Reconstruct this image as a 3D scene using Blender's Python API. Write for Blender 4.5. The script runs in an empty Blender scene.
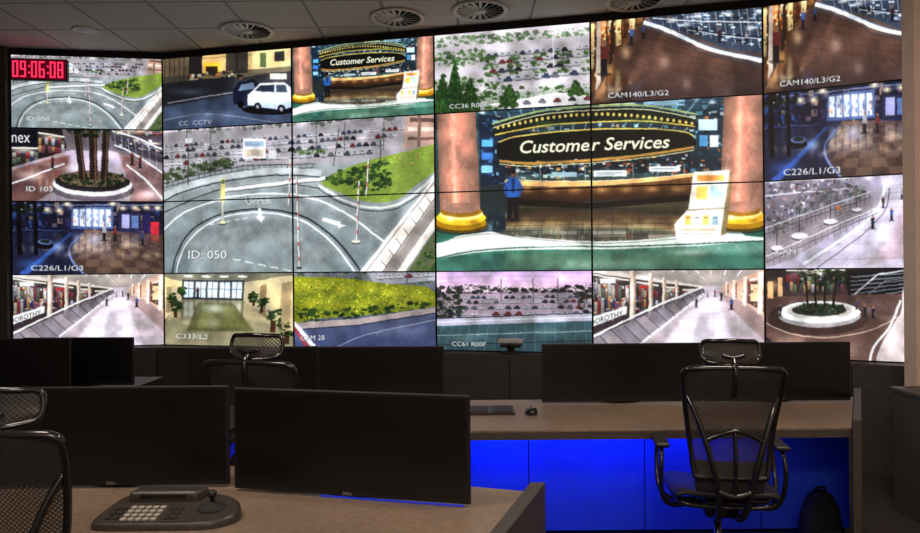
import bpy, math, random
import numpy as np
from mathutils import Vector, Matrix
random.seed(4); rng=np.random.RandomState(7)
scene=bpy.context.scene
scene.view_settings.view_transform='Standard'
COL=scene.collection
# ------------------------------------------------------------------ materials
def mat(name,col,rough=.5,metal=0,var=.12,scale=40,bump=0,emis=None,es=0,stretch=None,spec=.5,var2=0):
    m=bpy.data.materials.new(name); m.use_nodes=True
    nt=m.node_tree; b=nt.nodes['Principled BSDF']
    tc=nt.nodes.new('ShaderNodeTexCoord'); mp=nt.nodes.new('ShaderNodeMapping')
    nt.links.new(tc.outputs['Object'],mp.inputs['Vector'])
    if stretch: mp.inputs['Scale'].default_value=stretch
    nz=nt.nodes.new('ShaderNodeTexNoise'); nz.inputs['Scale'].default_value=scale; nz.inputs['Detail'].default_value=4
    nt.links.new(mp.outputs[0],nz.inputs['Vector'])
    cr=nt.nodes.new('ShaderNodeValToRGB')
    cr.color_ramp.elements[0].position=.3; cr.color_ramp.elements[1].position=.7
    cr.color_ramp.elements[0].color=(*[max(0,c*(1-var)) for c in col],1)
    cr.color_ramp.elements[1].color=(*[min(1,c*(1+var)) for c in col],1)
    nt.links.new(nz.outputs['Fac'],cr.inputs['Fac'])
    out=cr.outputs['Color']
    if var2:
        n2=nt.nodes.new('ShaderNodeTexNoise'); n2.inputs['Scale'].default_value=2.2; nt.links.new(tc.outputs['Object'],n2.inputs['Vector'])
        c2=nt.nodes.new('ShaderNodeValToRGB'); c2.color_ramp.elements[0].position=.3; c2.color_ramp.elements[1].position=.7
        c2.color_ramp.elements[0].color=(1-var2,)*3+(1,); c2.color_ramp.elements[1].color=(1,1,1,1); nt.links.new(n2.outputs['Fac'],c2.inputs['Fac'])
        mx=nt.nodes.new('ShaderNodeMix'); mx.data_type='RGBA'; mx.blend_type='MULTIPLY'; mx.inputs['Factor'].default_value=1
        nt.links.new(out,mx.inputs['A']); nt.links.new(c2.outputs['Color'],mx.inputs['B']); out=mx.outputs['Result']
    nt.links.new(out,b.inputs['Base Color'])
    b.inputs['Roughness'].default_value=rough; b.inputs['Metallic'].default_value=metal
    b.inputs['Specular IOR Level'].default_value=spec
    if bump:
        bp=nt.nodes.new('ShaderNodeBump'); bp.inputs['Strength'].default_value=bump; bp.inputs['Distance'].default_value=.002
        nt.links.new(nz.outputs['Fac'],bp.inputs['Height']); nt.links.new(bp.outputs[0],b.inputs['Normal'])
    if emis:
        b.inputs['Emission Color'].default_value=(*emis,1); b.inputs['Emission Strength'].default_value=es
    return m
def tilemat(name,col,line,tile,w):
    m=mat(name,col,.9,var=.1,scale=60)
    nt=m.node_tree; b=nt.nodes['Principled BSDF']
    src=b.inputs['Base Color'].links[0].from_socket
    tc=nt.nodes.new('ShaderNodeTexCoord')
    br=nt.nodes.new('ShaderNodeTexBrick'); br.offset=0; br.inputs['Scale'].default_value=1
    br.inputs['Brick Width'].default_value=tile; br.inputs['Row Height'].default_value=tile
    br.inputs['Mortar Size'].default_value=w; br.inputs['Color1'].default_value=(1,1,1,1); br.inputs['Color2'].default_value=(.86,.86,.86,1)
    br.inputs['Mortar'].default_value=(*line,1)
    nt.links.new(tc.outputs['Object'],br.inputs['Vector'])
    mx=nt.nodes.new('ShaderNodeMix'); mx.data_type='RGBA'; mx.blend_type='MULTIPLY'; mx.inputs['Factor'].default_value=1
    nt.links.new(src,mx.inputs['A']); nt.links.new(br.outputs['Color'],mx.inputs['B'])
    nt.links.new(mx.outputs['Result'],b.inputs['Base Color'])
    return m
M_black=mat('black_plastic',(.016,.015,.015),.42)
M_bezel=mat('bezel_black',(.006,.006,.007),.5)
M_scr=mat('dark_screen',(.0045,.004,.0045),.32,var=.3,scale=200)
M_desk=mat('desk_laminate',(.29,.215,.16),.45,var=.34,scale=34,stretch=(1,7,1),var2=.28)
M_edge=mat('desk_edge',(.08,.066,.058),.5)
M_panelend=mat('desk_end_panel',(.07,.06,.055),.55,var=.25,scale=90)
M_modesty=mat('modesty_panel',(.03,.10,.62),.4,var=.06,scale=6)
M_frame=mat('gloss_frame',(.08,.08,.085),.15,metal=.85,var=.05)
M_fabric=mat('seat_fabric',(.018,.018,.024),.5,var=.4,scale=300,bump=.4)
M_chrome=mat('chrome',(.5,.5,.52),.15,metal=1,var=.03)
M_rubber=mat('rubber',(.02,.02,.02),.8)
M_grey=mat('warm_grey_plastic',(.05,.043,.038),.38,var=.25,scale=120)
M_key=mat('pale_key',(.46,.43,.38),.5)
M_keydark=mat('key_dark',(.03,.028,.027),.5)
M_beige=mat('beige_wall',(.74,.60,.50),.85,var=.05,scale=12)
M_wall=mat('dark_wall',(.055,.052,.052),.8,var=.1,scale=15)
M_plinth=mat('plinth_panel',(.055,.05,.048),.6,var=.15,scale=20)
M_ceil=tilemat('ceiling_tiles',(.62,.57,.54),(.45,.45,.45),.6,.012)
M_carpet=mat('carpet',(.035,.028,.026),.95,var=.4,scale=250,bump=.6)
M_white=mat('white_plastic',(.6,.62,.65),.35)
M_vane=mat('vane_metal',(.62,.60,.58),.4,var=.05)
M_dark=mat('duct_dark',(.01,.01,.01),.9)
M_led=mat('clock_led',(.3,.0,.02),.5,emis=(1,.03,.09),es=1.5)
M_ledoff=mat('clock_face',(.05,.004,.008),.4,emis=(.30,.0,.03),es=.25)
M_strip=mat('blue_led_strip',(.1,.1,.9),.5,emis=(.01,.07,1),es=4)
M_glow=mat('blue_glow_dim',(.02,.05,.6),.5,emis=(.01,.05,1),es=.35)  # emissive stand-in for the blue glow below the angled monitor
M_logo=mat('logo_silver',(.5,.5,.52),.3,metal=.3)
M_bag=mat('bag_nylon',(.008,.008,.01),.9,var=.3,scale=200,bump=.3,spec=.2)
def meshmat():
    m=bpy.data.materials.new('woven_mesh'); m.use_nodes=True; nt=m.node_tree
    b=nt.nodes['Principled BSDF']; b.inputs['Base Color'].default_value=(.05,.047,.046,1); b.inputs['Roughness'].default_value=.6
    tc=nt.nodes.new('ShaderNodeTexCoord'); mp=nt.nodes.new('ShaderNodeMapping'); mp.inputs['Rotation'].default_value=(0,math.radians(45),0)
    nt.links.new(tc.outputs['Object'],mp.inputs[0])
    outs=[]
    for ax in ('X','Z'):
        w=nt.nodes.new('ShaderNodeTexWave'); w.bands_direction=ax; w.inputs['Scale'].default_value=34; nt.links.new(mp.outputs[0],w.inputs[0]); outs.append(w)
    mu=nt.nodes.new('ShaderNodeMath'); mu.operation='MULTIPLY'
    nt.links.new(outs[0].outputs['Fac'],mu.inputs[0]); nt.links.new(outs[1].outputs['Fac'],mu.inputs[1])
    m2=nt.nodes.new('ShaderNodeMath'); m2.operation='MULTIPLY_ADD'; m2.inputs[1].default_value=.7; m2.inputs[2].default_value=.06; nt.links.new(mu.outputs[0],m2.inputs[0])
    tr=nt.nodes.new('ShaderNodeBsdfTransparent'); mx=nt.nodes.new('ShaderNodeMixShader')
    nt.links.new(m2.outputs[0],mx.inputs[0]); nt.links.new(b.outputs[0],mx.inputs[1]); nt.links.new(tr.outputs[0],mx.inputs[2])
    nt.links.new(mx.outputs[0],nt.nodes['Material Output'].inputs['Surface'])
    return m
M_mesh=meshmat()
def screenmat():
    m=bpy.data.materials.new('lit_screen'); m.use_nodes=True; nt=m.node_tree
    b=nt.nodes['Principled BSDF']; b.inputs['Base Color'].default_value=(.01,.01,.01,1); b.inputs['Roughness'].default_value=.5
    a=nt.nodes.new('ShaderNodeAttribute'); a.attribute_name='pic'
    nt.links.new(a.outputs['Color'],b.inputs['Emission Color']); b.inputs['Emission Strength'].default_value=1.0
    m.cycles.emission_sampling='NONE'
    return m
M_pic=screenmat()
# ------------------------------------------------------------------ mesh builder
def catmull(pts,n=6,closed=False):
    P=[Vector(p) for p in pts]; out=[]; L=len(P)
    rg=range(L) if closed else range(L-1)
    for i in rg:
        if closed: a,b,c,d=P[(i-1)%L],P[i],P[(i+1)%L],P[(i+2)%L]
        else: a,b,c,d=P[max(i-1,0)],P[i],P[i+1],P[min(i+2,L-1)]
        for k in range(n):
            t=k/n
            out.append(.5*((2*b)+(c-a)*t+(2*a-5*b+4*c-d)*t*t+(3*b-a-3*c+d)*t**3))
    if not closed: out.append(P[-1])
    return out
class MB:
    def __init__(s): s.v=[];s.f=[];s.m=[];s.s=[]
    def add(s,vs,fs,mi=0,sm=False):
        o=len(s.v); s.v+= [tuple(v) for v in vs]
        for f in fs: s.f.append(tuple(i+o for i in f)); s.m.append(mi); s.s.append(sm)
        return s
    def box(s,x0,y0,z0,x1,y1,z1,mi=0,M=None):
        vs=[(x,y,z) for z in(z0,z1) for y in(y0,y1) for x in(x0,x1)]
        if M: vs=[M@Vector(v) for v in vs]
        return s.add(vs,[(0,2,3,1),(4,5,7,6),(0,1,5,4),(2,6,7,3),(0,4,6,2),(1,3,7,5)],mi)
    def prism(s,pts,z0,z1,mi=0,z1b=None):
        n=len(pts); vs=[(p[0],p[1],z0) for p in pts]+[(p[0],p[1],z1 if z1b is None else z1b(p)) for p in pts]
        fs=[tuple(reversed(range(n))),tuple(range(n,2*n))]+[(i,(i+1)%n,n+(i+1)%n,n+i) for i in range(n)]
        return s.add(vs,fs,mi)
    def tube(s,pts,r,n=10,closed=False,mi=0,sub=6,flat=1.0):
        P=catmull(pts,sub,closed) if sub>1 else [Vector(p) for p in pts]
        L=len(P); rs=r if callable(r) else (lambda t:r)
        up=None; vs=[]
        for i,p in enumerate(P):
            a=P[(i-1)%L] if closed or i>0 else p; b=P[(i+1)%L] if closed or i<L-1 else p
            t=(b-a).normalized()
            if up is None:
                up=Vector((0,1,0)) if abs(t.y)<.8 else Vector((1,0,0))
            up=(up-t*up.dot(t)).normalized(); sd=t.cross(up); rr=rs(i/(L-1))
            for k in range(n):
                an=2*math.pi*k/n; vs.append(p+up*math.cos(an)*rr*flat+sd*math.sin(an)*rr)
        fs=[]
        for i in range(L if closed else L-1):
            j=(i+1)%L
            for k in range(n): fs.append((i*n+k,i*n+(k+1)%n,j*n+(k+1)%n,j*n+k))
        if not closed: fs+= [tuple(reversed(range(n))),tuple(range((L-1)*n,L*n))]
        return s.add(vs,fs,mi,True)
    def lathe(s,prof,c=(0,0,0),n=24,mi=0,M=None):
        vs=[];L=len(prof)
        for r,z in prof:
            for k in range(n):
                a=2*math.pi*k/n; v=Vector((r*math.cos(a),r*math.sin(a),z))
                if M: v=M@v
                vs.append(v+Vector(c))
        fs=[]
        for i in range(L-1):
            for k in range(n): fs.append((i*n+k,i*n+(k+1)%n,(i+1)*n+(k+1)%n,(i+1)*n+k))
        if prof[0][0]>1e-5: fs.append(tuple(reversed(range(n))))
        if prof[-1][0]>1e-5: fs.append(tuple(range((L-1)*n,L*n)))
        return s.add(vs,fs,mi,True)
    def grid(s,fn,nu,nv,th=0,mi=0,nrm=(0,1,0)):
        N=Vector(nrm)*th; vs=[]
        layers=2 if th else 1
        for l in range(layers):
            for j in range(nv+1):
                for i in range(nu+1): vs.append(Vector(fn(i/nu,j/nv))+N*l)
        w=nu+1; o=w*(nv+1); fs=[]
        for j in range(nv):
            for i in range(nu):
                q=(j*w+i,j*w+i+1,(j+1)*w+i+1,(j+1)*w+i); fs.append(q)
                if th: fs.append(tuple(reversed([k+o for k in q])))
        if th:
            rim=[i for i in range(w)]+[j*w+nu for j in range(1,nv+1)]+[nv*w+i for i in range(nu-1,-1,-1)]+[j*w for j in range(nv-1,0,-1)]
            for a,b in zip(rim,rim[1:]+rim[:1]): fs.append((b,a,a+o,b+o))
        return s.add(vs,fs,mi,True)
    def obj(s,name,mats,parent=None,bevel=0,subd=0,label=None):
        me=bpy.data.meshes.new(name); me.from_pydata(s.v,[],s.f)
        for m in (mats if isinstance(mats,(list,tuple)) else [mats]): me.materials.append(m)
        me.polygons.foreach_set('material_index',s.m); me.polygons.foreach_set('use_smooth',s.s); me.update()
        o=bpy.data.objects.new(name,me); COL.objects.link(o)
        if parent: o.parent=parent
        if bevel:
            b=o.modifiers.new('b','BEVEL'); b.width=bevel; b.segments=3; b.limit_method='ANGLE'
        if subd:
            b=o.modifiers.new('s','SUBSURF'); b.levels=subd; b.render_levels=subd
        if label: o['label']=label
        return o
def empty(name,loc,yaw,label,cat,group=None):
    e=bpy.data.objects.new(name,None); e.empty_display_size=.1; COL.objects.link(e)
    e.location=loc; e.rotation_euler=(0,0,yaw); e['label']=label; e['category']=cat
    if group: e['group']=group
    return e
# ------------------------------------------------------------------ text triangles
def text_tris(body,shear=0,bold=0,spacing=1):
    cu=bpy.data.curves.new('t','FONT'); cu.body=body; cu.size=1; cu.shear=shear; cu.offset=bold; cu.space_character=spacing; cu.resolution_u=3
    o=bpy.data.objects.new('t',cu); COL.objects.link(o)
    dg=bpy.context.evaluated_depsgraph_get(); dg.update()
    me=o.evaluated_get(dg).to_mesh(); me.calc_loop_triangles()
    v=np.array([x.co[:2] for x in me.vertices]); t=np.array([x.vertices[:] for x in me.loop_triangles])
    o.evaluated_get(dg).to_mesh_clear()
    bpy.data.objects.remove(o); bpy.data.curves.remove(cu)
    v=v-v.min(0); v=v/v.max(0)
    return v,t
S=4
def nfield(h,w,cell,seed):
    r=np.random.RandomState(seed); hh=int(h/cell)+2; ww=int(w/cell)+2
    g=r.randn(hh,ww); yi=np.arange(h)/cell; xi=np.arange(w)/cell
    y0=yi.astype(int);x0=xi.astype(int);fy=(yi-y0)[:,None];fx=(xi-x0)[None,:]
    fy=fy*fy*(3-2*fy); fx=fx*fx*(3-2*fx)
    return (g[y0][:,x0]*(1-fx)+g[y0][:,x0+1]*fx)*(1-fy)+(g[y0+1][:,x0]*(1-fx)+g[y0+1][:,x0+1]*fx)*fy
def boxblur(A,r):
    for ax in (0,1):
        P=np.pad(A,[(r+1,r) if a==ax else (0,0) for a in range(A.ndim)],'edge'); C=np.cumsum(P,ax)
        n=A.shape[ax]; A=(np.take(C,range(2*r+1,2*r+1+n),ax)-np.take(C,range(0,n),ax))/(2*r+1)
    return A
class Ras:
    def __init__(s,x0,y0,x1,y1,c):
        s.x0,s.y0,s.x1,s.y1=x0,y0,x1,y1; s.post=[]
        s.w=int((x1-x0)*S); s.h=int((y1-y0)*S)
        s.A=np.empty((s.h,s.w,3)); s.A[:]=c
        s.xs=x0+(np.arange(s.w)+.5)/S; s.ys=y0+(np.arange(s.h)+.5)/S
    def _m(s,p):
        xa,xb=min(q[0] for q in p),max(q[0] for q in p); ya,yb=min(q[1] for q in p),max(q[1] for q in p)
        i0=max(0,int((xa-s.x0)*S)-1); i1=min(s.w,int((xb-s.x0)*S)+2); j0=max(0,int((ya-s.y0)*S)-1); j1=min(s.h,int((yb-s.y0)*S)+2)
        if i1<=i0 or j1<=j0: return None
        X=s.xs[i0:i1][None,:]; Y=s.ys[j0:j1][:,None]
        m=np.zeros((j1-j0,i1-i0),bool); n=len(p)
        for k in range(n):
            (ax,ay),(bx,by)=p[k],p[(k+1)%n]
            if ay==by: continue
            m^=((ay>Y)!=(by>Y))&(X<(bx-ax)*(Y-ay)/(by-ay)+ax)
        return m,(slice(j0,j1),slice(i0,i1)),(ya,yb)
    def poly(s,p,c,a=1,c2=None):
        r=s._m(p)
        if r is None: return
        m,sl,(ya,yb)=r; sub=s.A[sl]
        if c2 is None: col=np.array(c,float)[None,None,:]
        else:
            t=np.clip((s.ys[sl[0]]-ya)/max(yb-ya,1e-6),0,1)[:,None,None]; col=np.array(c,float)*(1-t)+np.array(c2,float)*t
        al=(m*a)[...,None]; sub[:]=sub*(1-al)+col*al
    def glow(s,cx,cy,rx,ry,c,a=.6):
        X=(s.xs[None,:]-cx)/rx; Y=(s.ys[:,None]-cy)/ry; g=(np.exp(-(X*X+Y*Y)*1.5)*a)[...,None]; s.A[:]=s.A*(1-g)+np.array(c,float)*g
    def mirror(s,p,yl,k=1.0,a=.4,blur=8):
        r=s._m(p)
        if r is None: return
        m,sl,_=r; j0,j1=sl[0].start,sl[0].stop
        jl=(yl-s.y0)*S; src=np.clip((jl-(np.arange(j0,j1)-jl)*k).astype(int),0,s.h-1)
        B=s.A; C=np.cumsum(np.pad(B,((blur+1,blur),(0,0),(0,0)),'edge'),0); B=(C[2*blur+1:]-C[:-2*blur-1])/(2*blur+1)
        ref=B[src][:,sl[1]]; al=(m*a)[...,None]; s.A[sl]=s.A[sl]*(1-al)+ref*al
    def soft(s,p,r=3):
        # blur only inside a region: out-of-focus / distant detail
        q=s._m(p)
        if q is None: return
        m,sl,_=q; B=boxblur(s.A,r); s.A[sl]=np.where(m[...,None],B[sl],s.A[sl])
    def rect(s,x0,y0,x1,y1,c,a=1,c2=None): s.poly([(x0,y0),(x1,y0),(x1,y1),(x0,y1)],c,a,c2)
    def line(s,p,w,c,a=1):
        for (ax,ay),(bx,by) in zip(p,p[1:]):
            d=math.hypot(bx-ax,by-ay) or 1; nx,ny=-(by-ay)/d*w/2,(bx-ax)/d*w/2
            s.poly([(ax+nx,ay+ny),(bx+nx,by+ny),(bx-nx,by-ny),(ax-nx,ay-ny)],c,a)
    def curve(s,p,w,c,a=1,w2=None):
        q=[(v.x,v.y) for v in catmull([(x,y,0) for x,y in p],8)]; w2=w if w2 is None else w2
        n=len(q); L=[];Rr=[]
        for i in range(n):
            ax,ay=q[max(i-1,0)];bx,by=q[min(i+1,n-1)]; d=math.hypot(bx-ax,by-ay) or 1; ww=w+(w2-w)*i/(n-1); nx,ny=-(by-ay)/d*ww/2,(bx-ax)/d*ww/2
            L.append((q[i][0]+nx,q[i][1]+ny)); Rr.append((q[i][0]-nx,q[i][1]-ny))
        s.poly(L+Rr[::-1],c,a)
    def cpoly(s,p,c,a=1,c2=None):
        s.poly([(v.x,v.y) for v in catmull([(x,y,0) for x,y in p],6,True)],c,a,c2)
    def ell(s,cx,cy,rx,ry,c,a=1,c2=None): s.poly([(cx+rx*math.cos(t*math.pi/12),cy+ry*math.sin(t*math.pi/12)) for t in range(24)],c,a,c2)
    def dabs(s,n,p,ws,hs,pal,a=1,seed=1,shade=.2,sq=False):
        R=random.Random(seed); xa,xb=min(q[0] for q in p),max(q[0] for q in p); ya,yb=min(q[1] for q in p),max(q[1] for q in p)
        def ins(x,y):
            r=False
            for k in range(len(p)):
                (ax,ay),(bx,by)=p[k],p[(k+1)%len(p)]
                if (ay>y)!=(by>y) and x<(bx-ax)*(y-ay)/(by-ay)+ax: r=not r
            return r
        c=0;tr=0
        while c<n and tr<n*10:
            tr+=1; x,y=R.uniform(xa,xb),R.uniform(ya,yb)
            if ins(x,y):
                w,h=R.uniform(*ws),R.uniform(*hs); col=R.choice(pal); k=R.uniform(1-shade,1+shade); cc=[min(255,v*k) for v in col]
                if sq: s.rect(x-w/2,y-h/2,x+w/2,y+h/2,cc,a)
                else:
                    k1,k2=R.uniform(.5,1),R.uniform(.5,1)
                    s.poly([(x-w/2,y),(x-w*.3*k1,y-h*.5*k2),(x+w*.3*k2,y-h*.4),(x+w/2,y+h*.1),(x+w*.2,y+h*.5*k1),(x-w*.3,y+h*.4)],cc,a)
                c+=1
    def foliage(s,p,n,seed,base=((40,80,30),(80,125,40),(120,160,60)),a=1):
        s.dabs(n//2,p,(4,8),(3,6),[base[0]],a*.8,seed,.25); s.dabs(int(n*1.6),p,(1.2,3),(1,2.4),[base[1],base[0]],a*.7,seed+1,.25); s.dabs(int(n*2),p,(.6,1.5),(.5,1.2),[base[2],base[1]],a*.7,seed+2,.25)
    def shelves(s,x0,y0,x1,y1,seed,pal,dy0=0,dy1=0,n=8):
        R=random.Random(seed); f=lambda x:(x-x0)/(x1-x0)*(dy1-dy0)+dy0
        s.poly([(x0,y0+dy0),(x1,y0+dy1),(x1,y1),(x0,y1)],(60,52,54))
        for k in range(n):
            xa=x0+(x1-x0)*k/n; xb=x0+(x1-x0)*(k+.9)/n
            for q in range(2):
                c=R.choice(pal); t=R.uniform(.15,.4)+q*.45; yy0=y0+f(xa); ya=yy0+(y1-yy0)*t*.8; yb=yy0+(y1-yy0)*min(1,t*.8+R.uniform(.25,.45)); s.poly([(xa,ya),(xb,ya),(xb,yb),(xa,yb)],c,.85,[v*.55 for v in c])
        s.poly([(x0,y0+dy0),(x1,y0+dy1),(x1,y0+dy1+1.6),(x0,y0+dy0+1.6)],(252,248,238))
        s.glow((x0+x1)/2,y0+(dy0+dy1)/2+3,(x1-x0)*.4,3.5,(255,246,225),.6)
    def cars(s,x0,y0,x1,y1,n,w,h,pal,seed=1,slope=0,skip=.18):
        R=random.Random(seed)
        for i in range(n):
            if R.random()<skip: continue
            t=i/max(1,n-1); x=x0+(x1-x0)*t+R.uniform(-.3,.3); y=y0+(y1-y0)*t+R.uniform(-.2,.2); c=R.choice(pal)
            s.ell(x,y+h*.42,w*.54,h*.2,(50,50,55),.6)
            s.poly([(x-w/2,y+h*.4),(x-w/2,y),(x-w*.3,y-h*.1),(x-w*.2,y-h*.5),(x+w*.25,y-h*.5),(x+w*.35,y-h*.05),(x+w/2,y+.0),(x+w/2,y+h*.4)],c,1,[v*.7 for v in c])
            s.rect(x-w*.2,y-h*.4,x+w*.22,y-h*.08,(50,60,75),.7)
    def people(s,pts,seed=1):
        R=random.Random(seed)
        for x,y,h in pts:
            c=R.choice([(40,40,54),(80,50,60),(60,80,130),(150,150,160),(120,50,50)])
            s.ell(x,y+h,h*.25,h*.06,(30,30,36),.5); s.rect(x-h*.09,y+h*.5,x+h*.09,y+h,(34,34,44)); s.poly([(x-h*.13,y+h*.18),(x+h*.13,y+h*.18),(x+h*.12,y+h*.55),(x-h*.12,y+h*.55)],c); s.ell(x,y+h*.08,h*.07,h*.09,(150,110,90))
    def text(s,body,x0,y0,x1,y1,c,slope=0,a=1,arc=0,shear=0,bold=0,halo=None,now=False):
        if not now: s.post.append((body,x0,y0,x1,y1,c,slope,a,arc,shear,bold,halo)); return
        v,t=text_tris(body,shear,bold)
        def mp(v,dx=0,dy=0):
            px=x0+v[:,0]*(x1-x0)+dx; py=y1-v[:,1]*(y1-y0)+slope*v[:,0]*(x1-x0)+arc*(2*v[:,0]-1)**2+dy
            return list(zip(px,py))
        if halo:
            P=mp(v,.5,.5)
            for tr in t: s.poly([P[i] for i in tr],halo,.7)
        P=mp(v)
        for tr in t: s.poly([P[i] for i in tr],c,a)
    def fin(s,contrast=.5,warp=.2,tex=.024,soft=1):
        dx=nfield(s.h,s.w,7,11)*warp*S*.5+nfield(s.h,s.w,24,12)*warp*S; dy=nfield(s.h,s.w,7,13)*warp*S*.4+nfield(s.h,s.w,24,14)*warp*S
        J=np.clip((np.arange(s.h)[:,None]+dy).astype(int),0,s.h-1); I=np.clip((np.arange(s.w)[None,:]+dx).astype(int),0,s.w-1)
        A=boxblur(np.clip(s.A[J,I],0,255),soft)
        A=A*(1+tex*nfield(s.h,s.w,4,1)+tex*nfield(s.h,s.w,12,2)+.08*nfield(s.h,s.w,60,3)+.05*nfield(s.h,s.w,30,4))[...,None]
        B=np.clip(A/255,0,1)
        L=B.mean(-1,keepdims=True); T=L*L*(3-2*L); B=B*(1-contrast+contrast*T/np.maximum(L,1e-3))
        bl=boxblur(boxblur(np.clip(B-.74,0,1),12),12)*1.0; B=np.clip(B+bl*np.array([.92,.97,1.08]),0,1)
        B=np.clip(B+.18*(B-boxblur(B,3)),0,1)
        m=B.mean(-1,keepdims=True); B=np.clip(m+(B-m)*1.08,0,1)
        s.A=B*255
        for q in s.post: s.text(*q,now=True)
        A=np.clip(s.A,0,255)/255; B=boxblur(A,1)
        s.L=np.where(B<=.04045,B/12.92,((B+.055)/1.055)**2.4)
        return s
    def sample(s,X,Y):
        fx=np.clip((X-s.x0)*S-.5,0,s.w-1.001); fy=np.clip((Y-s.y0)*S-.5,0,s.h-1.001)
        i=fx.astype(int); j=fy.astype(int); u=(fx-i)[...,None]; v=(fy-j)[...,None]; L=s.L
        return (L[j,i]*(1-u)+L[j,i+1]*u)*(1-v)+(L[j+1,i]*(1-u)+L[j+1,i+1]*u)*v
W=(244,247,250)
CARS=[(235,240,245),(40,45,55),(150,60,60),(70,85,120),(200,205,210),(120,125,135),(225,225,230),(240,240,240),(90,95,105)]
GOODS=[(236,226,210),(200,60,60),(60,70,120),(225,180,120),(90,60,50),(240,240,245),(120,140,120),(170,90,110)]
SC={}
# --- road / junction
def sc_road():
    R=Ras(158,108,444,278,(110,124,126))
    R.rect(158,108,444,278,(184,188,190),1,(116,130,134))
    # car park with clear rows of cars
    R.poly([(158,108),(444,108),(444,150),(405,156),(330,163),(250,164),(205,174),(158,186)],(168,164,170))
    R.poly([(158,108),(444,108),(444,114),(158,133)],(216,208,216)); R.foliage([(158,130),(444,110),(444,116),(158,136)],90,2,((96,104,92),(130,134,124),(190,180,186)))
    for k,y in enumerate([140,145,151,157.5]):
        R.line([(160,y+8),(410-10*k,y-12+2*k)],1.4,(214,210,214),.8)
        R.cars(166,y+6,405-10*k,y-12+2*k,44-5*k,5+.5*k,3.4+.35*k,CARS,seed=k,skip=.1)
    for x in (188,214,322,350,388): R.rect(x,122,x+.8,150,(90,92,96))
    R.foliage([(300,150),(330,147),(332,152),(302,155)],20,77,((70,90,60),(110,124,84),(150,156,110))); R.foliage([(190,164),(236,158),(238,162),(192,168)],30,78,((70,90,60),(110,124,84),(150,156,110)))
    R.rect(249,138,273,158,(242,242,245)); R.rect(251,141,271,146,(150,175,195)); R.rect(251,149,271,156,(196,186,172)); R.rect(276,150,284,158,(206,206,206))
    R.poly([(410,112),(436,110),(436,146),(406,149)],(186,160,146)); R.rect(413,118,436,122,(110,84,80)); R.rect(411,127,436,131,(224,212,202)); R.rect(411,137,436,140,(120,96,90)); R.rect(420,110,423,147,(130,104,96))
    R.foliage([(158,172),(205,163),(240,160),(240,165),(205,172),(158,185)],90,3,((54,70,46),(90,106,66),(130,134,100)))
    # railing along pavement
    R.line([(160,184),(205,173),(250,165),(322,163)],.9,(70,76,82)); R.line([(160,188),(205,177),(250,169),(322,167)],.7,(70,76,82))
    for k in range(28): x=162+k*5.8; y=184-(x-160)*.235 if x<250 else 163.5; R.line([(x,y),(x,y+5)],.6,(70,76,82),.9)
    R.curve([(156,199),(185,187),(225,177),(280,170),(328,172)],6,(200,204,206)); R.curve([(156,204),(186,191),(228,181),(282,174.5),(326,176)],1.2,(56,64,68)); 
    # worn asphalt bands and lane edges
    R.curve([(160,286),(168,250),(188,222),(226,204),(276,200),(318,210),(352,232),(378,262),(392,284)],18,(134,148,152),.35)
    R.curve([(156,227),(186,207),(226,194),(276,188.5),(322,193),(362,211),(392,228)],8,(128,140,144),.4)
    for x,y,rx,ry in ((200,240,20,8),(260,215,26,5),(330,250,16,10),(350,205,20,5),(240,262,26,6)): R.glow(x,y,rx,ry,(196,204,206),.3)
    R.curve([(172,286),(178,254),(195,228),(230,211),(276,207),(314,216),(344,238),(366,266),(376,284)],1.6,(54,66,72),1,2.2)
    R.curve([(176,286),(182.5,255),(199,231),(232,214),(276,210.4),(311,219),(340,240.5),(361,268),(370,284)],1.3,(244,248,249),.95,2)
    R.curve([(156,241),(168,224),(192,208),(232,196.5),(280,192.5),(322,197),(356,213),(382,233),(412,256)],1.5,(246,249,249),.9,2.2)
    R.curve([(156,214),(190,200),(230,188),(284,183),(326,187)],1.2,(60,70,74),.9)
    R.cpoly([(200,276),(208,246),(230,229),(270,223),(304,232),(328,256),(338,282)],(166,176,178),.4)
    for k in range(7): R.line([(240+k*13,256+k*2.6),(248+k*13,257.6+k*2.6)],1.1,(240,244,245),.85)
    for k in range(5): R.line([(214+k*9,222-k*1.4),(219+k*9,221.2-k*1.4)],1,(240,244,245),.8)
    R.poly([(330,215),(348,219.4),(346.6,221.6),(354,223),(345,225.6),(345,223.8),(329,218)],(238,242,244),.85)
    # verge
    vp=[(328,182),(344,171),(374,160),(410,151),(444,144),(444,164),(420,184),(400,198),(376,200),(350,193)]
    R.cpoly(vp,(136,162,70)); R.dabs(300,vp,(1.4,4),(.5,1.3),[(120,155,55),(156,182,80),(106,140,50),(176,186,110)],a=.5,seed=5)
    R.foliage([(352,170),(392,158),(396,186),(366,192),(350,184)],120,6,((34,62,32),(66,98,46),(104,134,66))); R.foliage([(332,178),(348,168),(350,184),(336,182)],30,16,((44,76,34),(80,112,50),(150,150,90)))
    R.dabs(30,[(392,153),(437,147),(437,158),(400,172)],(1.2,2),(.7,1.5),[(210,120,120),(225,205,120),(190,100,90)],seed=8)
    R.curve([(325,184),(348,197),(374,205),(400,203),(422,189),(444,168)],2.4,(228,231,228)); R.curve([(325,187.4),(348,200.5),(374,208.6),(400,206.6),(424,192)],1,(58,66,70))
    # long light parapet
    R.poly([(444,166),(444,216),(404,278),(360,278)],(226,220,214)); R.poly([(444,188),(444,204),(396,278),(384,278)],(156,148,144)); R.line([(444,168),(362,278)],1.6,(254,252,250)); R.line([(444,171),(366,278)],.9,(120,114,110)); R.line([(444,186),(383,278)],1,(90,84,82)); R.line([(444,207),(398,278)],2.8,(246,243,240))
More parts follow.
